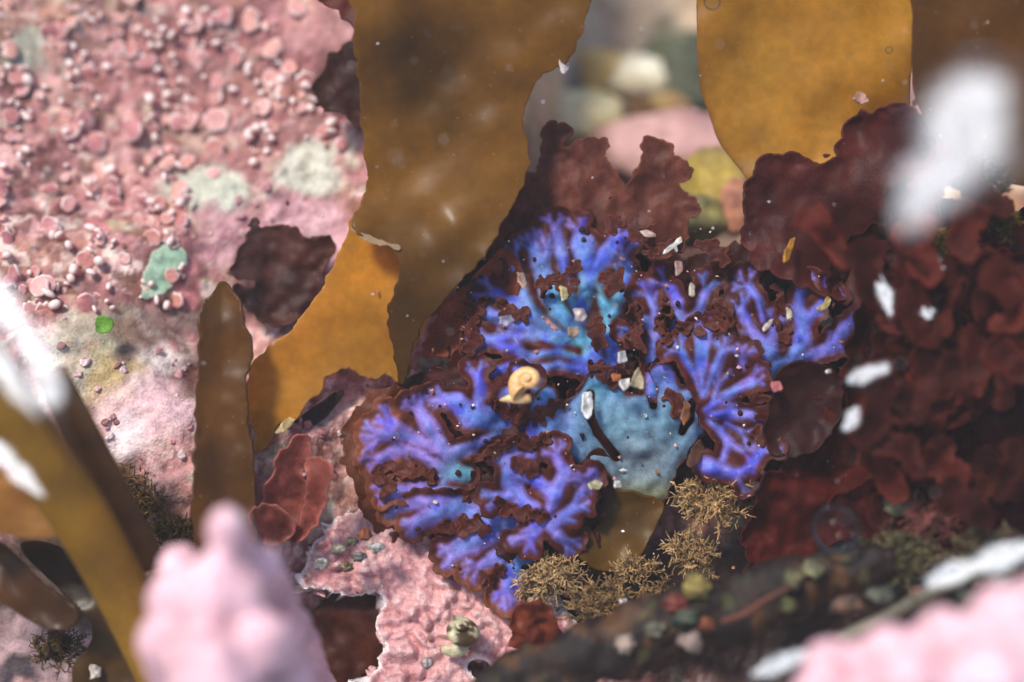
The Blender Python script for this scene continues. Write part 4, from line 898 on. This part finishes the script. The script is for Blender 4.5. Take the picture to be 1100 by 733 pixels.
# white chips on the left: bits of shell
def chip(label, px, py, d, pts, rgb, seed, group='pale shell fragments'):
    P = np.array(pts, float) + np.array([px, py]); s = ragged(sd_poly(P), 4, 1.0, seed)
    return tag(sheet('shell_fragment', s, bb(P.tolist(), 6), 1.2, wavy(d, 2.5, -2, 0.2, 12, seed, 0, px, py), mottled(rgb, tuple(int(v * .75) for v in rgb), 6, seed), M['chip'], None, 0.05), label, 'shell fragment', group)
for i, (lb, x, y, d, pts, c) in enumerate([
  ('white shell shard standing in the curved slot of the blue seaweed', 632, 436, 41.6, [(-5, -14), (3, -16), (6, -4), (4, 10), (-2, 14), (-6, 4)], (240, 236, 226)), ('white tooth-like shell chip above the grey-blue middle', 671, 412, 41.4, [(-5, -4), (6, -6), (5, 2), (0, 8), (-4, 2)], (246, 236, 226)),
  ('rust-orange chip joined to the white tooth-like one', 663, 406, 41.5, [(-6, -5), (4, -4), (5, 3), (-3, 4)], (206, 120, 62)), ('pale brown pointed chip above the grey-blue middle', 686, 404, 41.5, [(0, -10), (5, 2), (6, 14), (-8, 10), (-4, -2)], (186, 168, 130)),
  ('thin branched white fragment near the yellow sponge', 724, 264, 42.0, [(-12, 8), (-4, 0), (4, -8), (8, -10), (9, -4), (3, 0), (4, 6), (0, 2), (-8, 9)], (250, 240, 222)), ('pinkish sliver left of the branched white fragment', 697, 251, 42.2, [(-9, -3), (-2, -4), (9, 1), (8, 4), (-4, 3)], (236, 196, 176)),
  ('cream chip between two teal fronds', 606, 315, 41.9, [(-4, -8), (3, -6), (5, 6), (-2, 8)], (214, 194, 136)), ('long beige chip on the upper left of the blue seaweed', 561, 302, 41.9, [(-4, -9), (3, -8), (5, 2), (2, 9), (-4, 0)], (186, 150, 124)),
  ('whitish crumb where the teal fronds meet', 624, 338, 41.4, [(-7, -6), (4, -7), (7, 2), (2, 8), (-6, 5)], (196, 176, 168)), ('tan crumb just below the whitish one', 616, 356, 41.4, [(-6, -5), (5, -5), (6, 4), (-3, 7)], (176, 146, 120)), ('pink sliver lying in a dark gap of the left fronds', 592, 348, 41.8, [(-9, -8), (-4, -7), (9, 7), (5, 9)], (206, 150, 146)),
  ('greyish crumb on the left violet fronds', 545, 344, 41.7, [(-8, -4), (4, -6), (8, 1), (0, 6), (-7, 4)], (170, 160, 180)), ('white crumb above the tooth-like chip', 669, 384, 41.5, [(-4, -6), (3, -7), (5, 4), (-3, 6)], (236, 228, 220)), ('pale crumb high on the right fronds', 744, 311, 41.7, [(-2, -8), (3, -5), (2, 7), (-3, 6)], (226, 208, 180)),
  ('beige chip between the upper right fronds', 729, 288, 41.9, [(-3, -8), (4, -7), (5, 4), (-2, 9)], (190, 150, 136)), ('straw-coloured hooked chip on the far right fronds', 886, 326, 41.7, [(-8, 4), (-2, 0), (4, -8), (7, -4), (3, 6), (-5, 8)], (216, 186, 120)), ('pale flake beside the hooked chip', 848, 336, 41.6, [(-3, -6), (2, -5), (4, 5), (-2, 7)], (206, 190, 160)),
  ('whitish flake on the upper right fronds', 825, 349, 41.6, [(-6, 3), (2, -6), (6, -6), (1, 4), (-4, 7)], (226, 206, 190)), ('pink crumb on the right end of the rays', 834, 415, 41.4, [(-6, -5), (4, -6), (7, 3), (-2, 7)], (220, 130, 126)), ('brown wrinkled pod under the rays', 747, 488, 41.7, [(6, -16), (10, -6), (4, 8), (-6, 16), (-9, 8), (-4, -6)], (110, 70, 44)),
  ('rust chip leaning in the right slot of the grey-blue middle', 738, 444, 41.7, [(-2, -14), (4, -10), (2, 6), (-4, 14), (-6, 4)], (150, 92, 50)), ('tiny white flake right of the maroon cap', 891, 399, 41.3, [(-3, -2), (2, -3), (3, 2), (-1, 3)], (246, 236, 226)), ('cream flake at the foot of the grey-blue middle', 640, 521, 41.5, [(-8, -2), (0, -6), (8, -2), (4, 5), (-5, 4)], (206, 190, 146)), ('white flake at the foot of the grey-blue middle', 664, 520, 41.4, [(-3, -4), (3, -3), (4, 4), (-3, 4)], (230, 224, 210)),
  ('amber curled flake among the dark frills above the seaweed', 847, 268, 41.4, [(-4, 14), (-3, 2), (2, -9), (8, -14), (6, -6), (3, 4), (1, 12)], (206, 140, 50)), ('white flake on the ragged right edge of the broad kelp blade', 606, 70, 41.6, [(-5, -6), (4, -8), (6, 2), (1, 9), (-4, 5)], (214, 196, 186)), ('pink flake lying on the amber kelp blade', 925, 106, 42.0, [(-8, 0), (-3, -8), (5, -5), (8, 3), (0, 6)], (206, 150, 130)), ('pale cream scrap under the torn kelp lobe', 308, 455, 42.3, [(-12, 10), (-6, 0), (6, -10), (12, -12), (8, 0), (-4, 10)], (238, 206, 140)),
  ('whitish frayed chip at the foot of the pink knob', 102, 715, 41.5, [(-4, 14), (-6, 0), (2, -14), (8, -6), (6, 12)], (214, 200, 186)), ('white shell sliver on the trench tuft', 671, 652, 40.9, [(-4, -8), (2, -9), (5, 8), (0, 9)], (236, 232, 226))]):
    chip(lb, x, y, d, pts, c, 150 + i)

# ------------------------------------------------------------------ water: swells whose slope throws the sun into the lens, bubbles, drifting specks
def swell(label, path, d, wpx, k=0.16, lift=(0, 0)):
    A = np.array(path, float); P = unproj(A[:, 0], A[:, 1], np.full(len(A), float(d)))
    n = 30; t = np.linspace(0, len(A) - 1, n); i = np.arange(len(A))
    Q = np.stack([np.interp(t, i, P[:, j]) for j in range(3)], 1); Wd = np.interp(t, i, A[:, 2]) * W_UNIT * d / 1100
    Wd = Wd * (1 + .45 * fbm(t * 2.1 + A[0, 0], t * 0 + A[0, 1], 6, 2)); off = fbm(t * 1.7 + A[0, 1], t * 0 + A[0, 0], 8, 2) * Wd.mean() * .35; Q = Q + RT * off[:, None]
    c = Q.mean(0); H = SUN_DIR + (CAM - c) / np.linalg.norm(CAM - c); H /= np.linalg.norm(H)
    # lay the whole strip in the plane whose normal is the mirror direction
    Vd = (Q - CAM); s = ((c - CAM) @ H) / (Vd @ H); Q = CAM + Vd * s[:, None]
    t0 = np.linalg.norm(c - CAM); v0 = (c - CAM) / t0
    T = Q[-1] - Q[0]; T /= np.linalg.norm(T); B = np.cross(H, T); m = 17; V = []; F = []
    L = np.linalg.norm(Q[-1] - Q[0])
    for a in range(n):
        e = abs(a / (n - 1) * 2 - 1)
        for b in range(m):
            u = b / (m - 1) * 2 - 1
            q_ = Q[a] + B * u * Wd[a] * 1.3 * math.sqrt(max(0.0, 1 - e ** 2.2)); v_ = (q_ - CAM) / np.linalg.norm(q_ - CAM)
            q_ = CAM + v_ * t0 * (1 - v0 @ SUN_DIR) / (1 - v_ @ SUN_DIR)
            V.append(q_ - H * (k * Wd[a] * abs(u) ** 5 * 0.35 + 0.12 * L * max(0, e - .8) ** 2 * 4))
    for a in range(n - 1):
        for b in range(m - 1): F.append([a * m + b, (a + 1) * m + b, (a + 1) * m + b + 1, a * m + b + 1][::-1])
    o = put('water', np.array(V), F, M['water'], None)
    return tag(o, label, None, None, 'structure')
swell('broad bright swell of water surface over the right-hand kelp', [(1062, 60, 44), (1052, 115, 52), (1032, 165, 46), (1000, 205, 34), (965, 262, 12)], 27.5, 0)
swell('bright ridge of water along the thick stipe at the frame edge', [(-40, 260, 26), (0, 330, 26), (35, 390, 24), (70, 455, 12)], 33.0, 0)
swell('second bright water ridge at the frame edge', [(-40, 340, 10), (0, 390, 12), (25, 425, 10), (48, 455, 6)], 33.5, 0)
swell('pale water ridge under the thick stipe', [(-30, 455, 8), (5, 490, 10), (30, 515, 9), (52, 540, 4)], 36.5, 0)
swell('slanting bright water ridge at the lower right', [(985, 632, 8), (1030, 614, 11), (1070, 600, 12), (1130, 578, 13)], 36.0, 0)
swell('short bright water ridge by the bottom edge', [(800, 728, 6), (830, 716, 9), (858, 704, 9), (880, 700, 4)], 36.0, 0)
for lb, pth, d in [('oval glint of water right of the blue seaweed', [(908, 412, 8), (930, 402, 13), (958, 392, 10)], 38.0), ('small upright glint of water below the oval one', [(905, 465, 6), (915, 450, 10), (924, 436, 6)], 38.0), ('curved glint of water left of the straw-coloured sprig', [(944, 292, 6), (950, 315, 10), (956, 345, 6)], 39.0),
                  ('small glint of water under the straw-coloured sprig', [(994, 268, 6), (1004, 280, 8), (1014, 292, 8)], 39.5), ('round glint of water right of the blue seaweed', [(995, 328, 6), (996, 336, 9), (998, 344, 6)], 39.0), ('tiny round glint near the right edge', [(1076, 350, 4), (1081, 355, 7), (1086, 360, 4)], 39.0)]:
    pth = [(x_, y_, w_ * .8) for x_, y_, w_ in pth]
    swell(lb, pth, d, 0)

def bubble(label, px, py, d, rp, group='air bubbles'):
    c = unproj(px, py, d); V, F, _ = lump(c, np.ones(3) * rp * W_UNIT * d / 1100, 1, 0.0, 3)
    return tag(put('air_bubble', V, F, M['bubble'], None), label, 'bubble', group)
bubble('large clear bubble among the wine-red folds', 898, 568, 39.0, 27)
bubble('shiny little bubble against the orange snail', 577, 429, 40.8, 5)
for lb, x, y, d, s in [('round bubble over the upper part of the broad kelp blade', 483, 81, 38.5, 8), ('bubble near the top left of the broad kelp blade', 460, 36, 39.5, 4), ('bubble at the very top of the amber kelp blade', 765, 2, 41.0, 9), ('bubble on the amber kelp blade, right of its centre', 955, 54, 42.0, 4), ('bubble beside the yellow sponge', 806, 253, 41.2, 5), ('bubble on the brown-red fronds', 712, 188, 42.3, 4), ('bubble on the right part of the dark red blade', 886, 243, 40.5, 5)]:
    bubble(lb, x, y, d, s)

def specks():
    r = np.random.default_rng(3); n = 330; V = []; F = []
    oct_v = np.array([(1, 0, 0), (-1, 0, 0), (0, 1, 0), (0, -1, 0), (0, 0, 1), (0, 0, -1)], float); oct_f = [(0, 2, 4), (2, 1, 4), (1, 3, 4), (3, 0, 4), (2, 0, 5), (1, 2, 5), (3, 1, 5), (0, 3, 5)]
    for i in range(n):
        px = r.uniform(330, 1100) if r.random() < .8 else r.uniform(0, 400); py = r.uniform(0, 560); d = r.uniform(34.0, 41.6); s = (0.010 + 0.04 * r.random() ** 4)
        c = unproj(px, py, d); A = oct_v * s * r.uniform(.5, 1.3, (6, 1)); o = len(V); V += list(A + c); F += [[a + o for a in f] for f in oct_f]
    o = put('drifting_specks', np.array(V), F, M['speck'], None)
    tag(o, 'pale specks of silt drifting in the clear water', 'silt', None, 'stuff')
M['speck'] = material('silt_speck', color=(0.62, 0.56, 0.5), rough=0.7, bump=0, var=0.2, spec=0.2)
specks()

# ------------------------------------------------------------------ nodules of the crust on the bed, each a small growth of its own
def nodules():
    r = random.Random(44); meshes = []
    pal = [(222, 176, 172), (206, 146, 146), (236, 206, 200), (190, 120, 122), (226, 216, 196), (150, 92, 84)]
    for i, c in enumerate(pal):
        V, F, n = lump((0, 0, 0), (1, 1, .6), 20 + i, .6, 3, 1.5); me = make_mesh(V, F, lerp3(np.tile(lin(*c), (len(V), 1)), lin(*[int(v * .8) for v in c]), np.clip(.5 - n, 0, 1)), True, 'nodule'); me.materials.append(M['crust']); meshes.append(me)
    n = 0
    while n < 290:
        if r.random() < .62: x = r.uniform(285, 520); y = r.uniform(400, 640)
        else: x = r.uniform(60, 300); y = r.uniform(200, 520)
        if float(vnoise(np.array(x / 22.), np.array(y / 22.), 18)) < r.uniform(.4, .8): continue
        p, d = on_bed(np.array(x), np.array(y)); s = r.choice((1.8, 2.2, 2.6, 3, 3.5, 4, 5)) * r.uniform(.8, 1.2) * W_UNIT * float(d) / 1100
        o = bpy.data.objects.new('nodule', meshes[r.choice((0, 0, 1, 1, 2, 3, 4, 5))]); col0.objects.link(o); o.parent = BED
        o.location = Vector((p + np.array([0, 0, .1 * s])) * CM); o.rotation_euler = (r.uniform(-.5, .5), r.uniform(-.5, .5), r.uniform(0, 6.28)); o.scale = (s * r.uniform(.8, 1.3), s * r.uniform(.8, 1.3), s)
        n += 1
nodules()

# ------------------------------------------------------------------ papillae and grit on the blue seaweed
_gx, _gy = np.meshgrid(np.arange(400, 940, 2.0), np.arange(230, 650, 2.0)); _best = np.full(_gx.size, 99.0)
for f0_, df_ in FANFN:
    q_ = f0_(_gx.ravel(), _gy.ravel()); I_ = np.nonzero(q_ < 4)[0]
    _best[I_] = np.minimum(_best[I_], df_(_gx.ravel()[I_], _gy.ravel()[I_], q_[I_]))
_best = _best.reshape(_gx.shape)
def on_fronds(x, y):
    return float(_best[min(209, max(0, int(round((y - 230) / 2)))), min(269, max(0, int(round((x - 400) / 2))))])
def grit():
    r = random.Random(77); V, F, n = lump((0, 0, 0), (1, 1, .7), 5, .3, 2, 1.5)
    me = make_mesh(V, F, np.tile(lin(72, 28, 24), (len(V), 1)), True, 'papilla'); me.materials.append(M['maroon'])
    k = 0; spots = [(625, 247), (631, 250), (627, 258), (715, 322), (728, 326), (795, 444), (492, 508), (567, 521), (691, 505), (593, 318), (590, 308)]
    while k < 70:
        x, y = spots[k] if k < len(spots) else (r.uniform(410, 920), r.uniform(245, 630)); k2 = on_fronds(x, y)
        if k2 > 50 or (590 < x < 760 and 410 < y < 540 and r.random() < .85):
            if k < len(spots): spots.pop(k)
            continue
        s_ = (3.2 if k < len(spots) else r.uniform(1.2, 2.6)) * cmpp(); p = unproj(x, y, k2 - .02)
        o = bpy.data.objects.new('papilla', me); col0.objects.link(o); o.parent = IR; o.location = Vector((p - base_of(IR)) * CM); o.rotation_euler = Vector(-AX).to_track_quat('Z', 'Y').to_euler(); o.scale = (s_ * r.uniform(.8, 1.2), s_, s_); k += 1
    # countless grains and flakes caught in the frills
    pal = [lin(236, 228, 214), lin(206, 186, 150), lin(176, 120, 92), lin(150, 96, 70), lin(220, 160, 150), lin(120, 84, 50)]
    VV = []; FF = []; CC = []; n = 0
    while n < 420:
        x = r.uniform(405, 930); y = r.uniform(235, 640); d = on_fronds(x, y)
        if d > 50:
            if r.random() < .75: continue
            d = 42.7
        elif r.random() < .55: continue
        s_ = (.8 + 2.6 * r.random() ** 4) * cmpp(); p = unproj(x, y, d - .1); R3 = np.array(Matrix.Rotation(r.uniform(0, 6.28), 3, Vector((r.gauss(0, 1), r.gauss(0, 1), r.gauss(0, 1)))))
        A = np.array([(1.4, 0, 0), (-1.2, .3, 0), (.2, 1, 0), (-.1, -.9, .1), (.1, .1, .45), (0, 0, -.4)]) * s_ * np.array([[r.uniform(.5, 1.3)] for _ in range(6)])
        o = len(VV); VV += list(A @ R3.T + p); CC += [r.choice(pal)] * 6; FF += [[a + o for a in f] for f in [(0, 2, 4), (2, 1, 4), (1, 3, 4), (3, 0, 4), (2, 0, 5), (1, 2, 5), (3, 1, 5), (0, 3, 5)]]; n += 1
    tag(put('shell_grit', np.array(VV), FF, M['chip'], None, np.array(CC), smooth=False), 'tiny grains of shell and silt caught among the seaweed frills', 'grit', None, 'stuff')
grit()

# ------------------------------------------------------------------ the faintly milky water
def haze():
    x0, x1, y0, y1, z0, z1 = -45, 45, -45, 45, -120, 41
    V = np.array([(x, y, z) for z in (z0, z1) for y in (y0, y1) for x in (x0, x1)], float)
    F = [[0, 2, 3, 1], [4, 5, 7, 6], [0, 1, 5, 4], [2, 6, 7, 3], [0, 4, 6, 2], [1, 3, 7, 5]]
    m = bpy.data.materials.new('haze'); m.use_nodes = True; nt = m.node_tree; nt.nodes.clear()
    out = nd(nt, 'ShaderNodeOutputMaterial'); v = nd(nt, 'ShaderNodeVolumePrincipled'); v.inputs['Color'].default_value = (.96, .93, .90, 1); v.inputs['Density'].default_value = HAZE_DENSITY
    nt.links.new(v.outputs[0], out.inputs['Volume'])
    o = put('haze', V, F, m, None, smooth=False); tag(o, 'faintly milky water between the lens and the rock', 'haze', None, 'stuff')
HAZE_DENSITY = 0.07
haze()
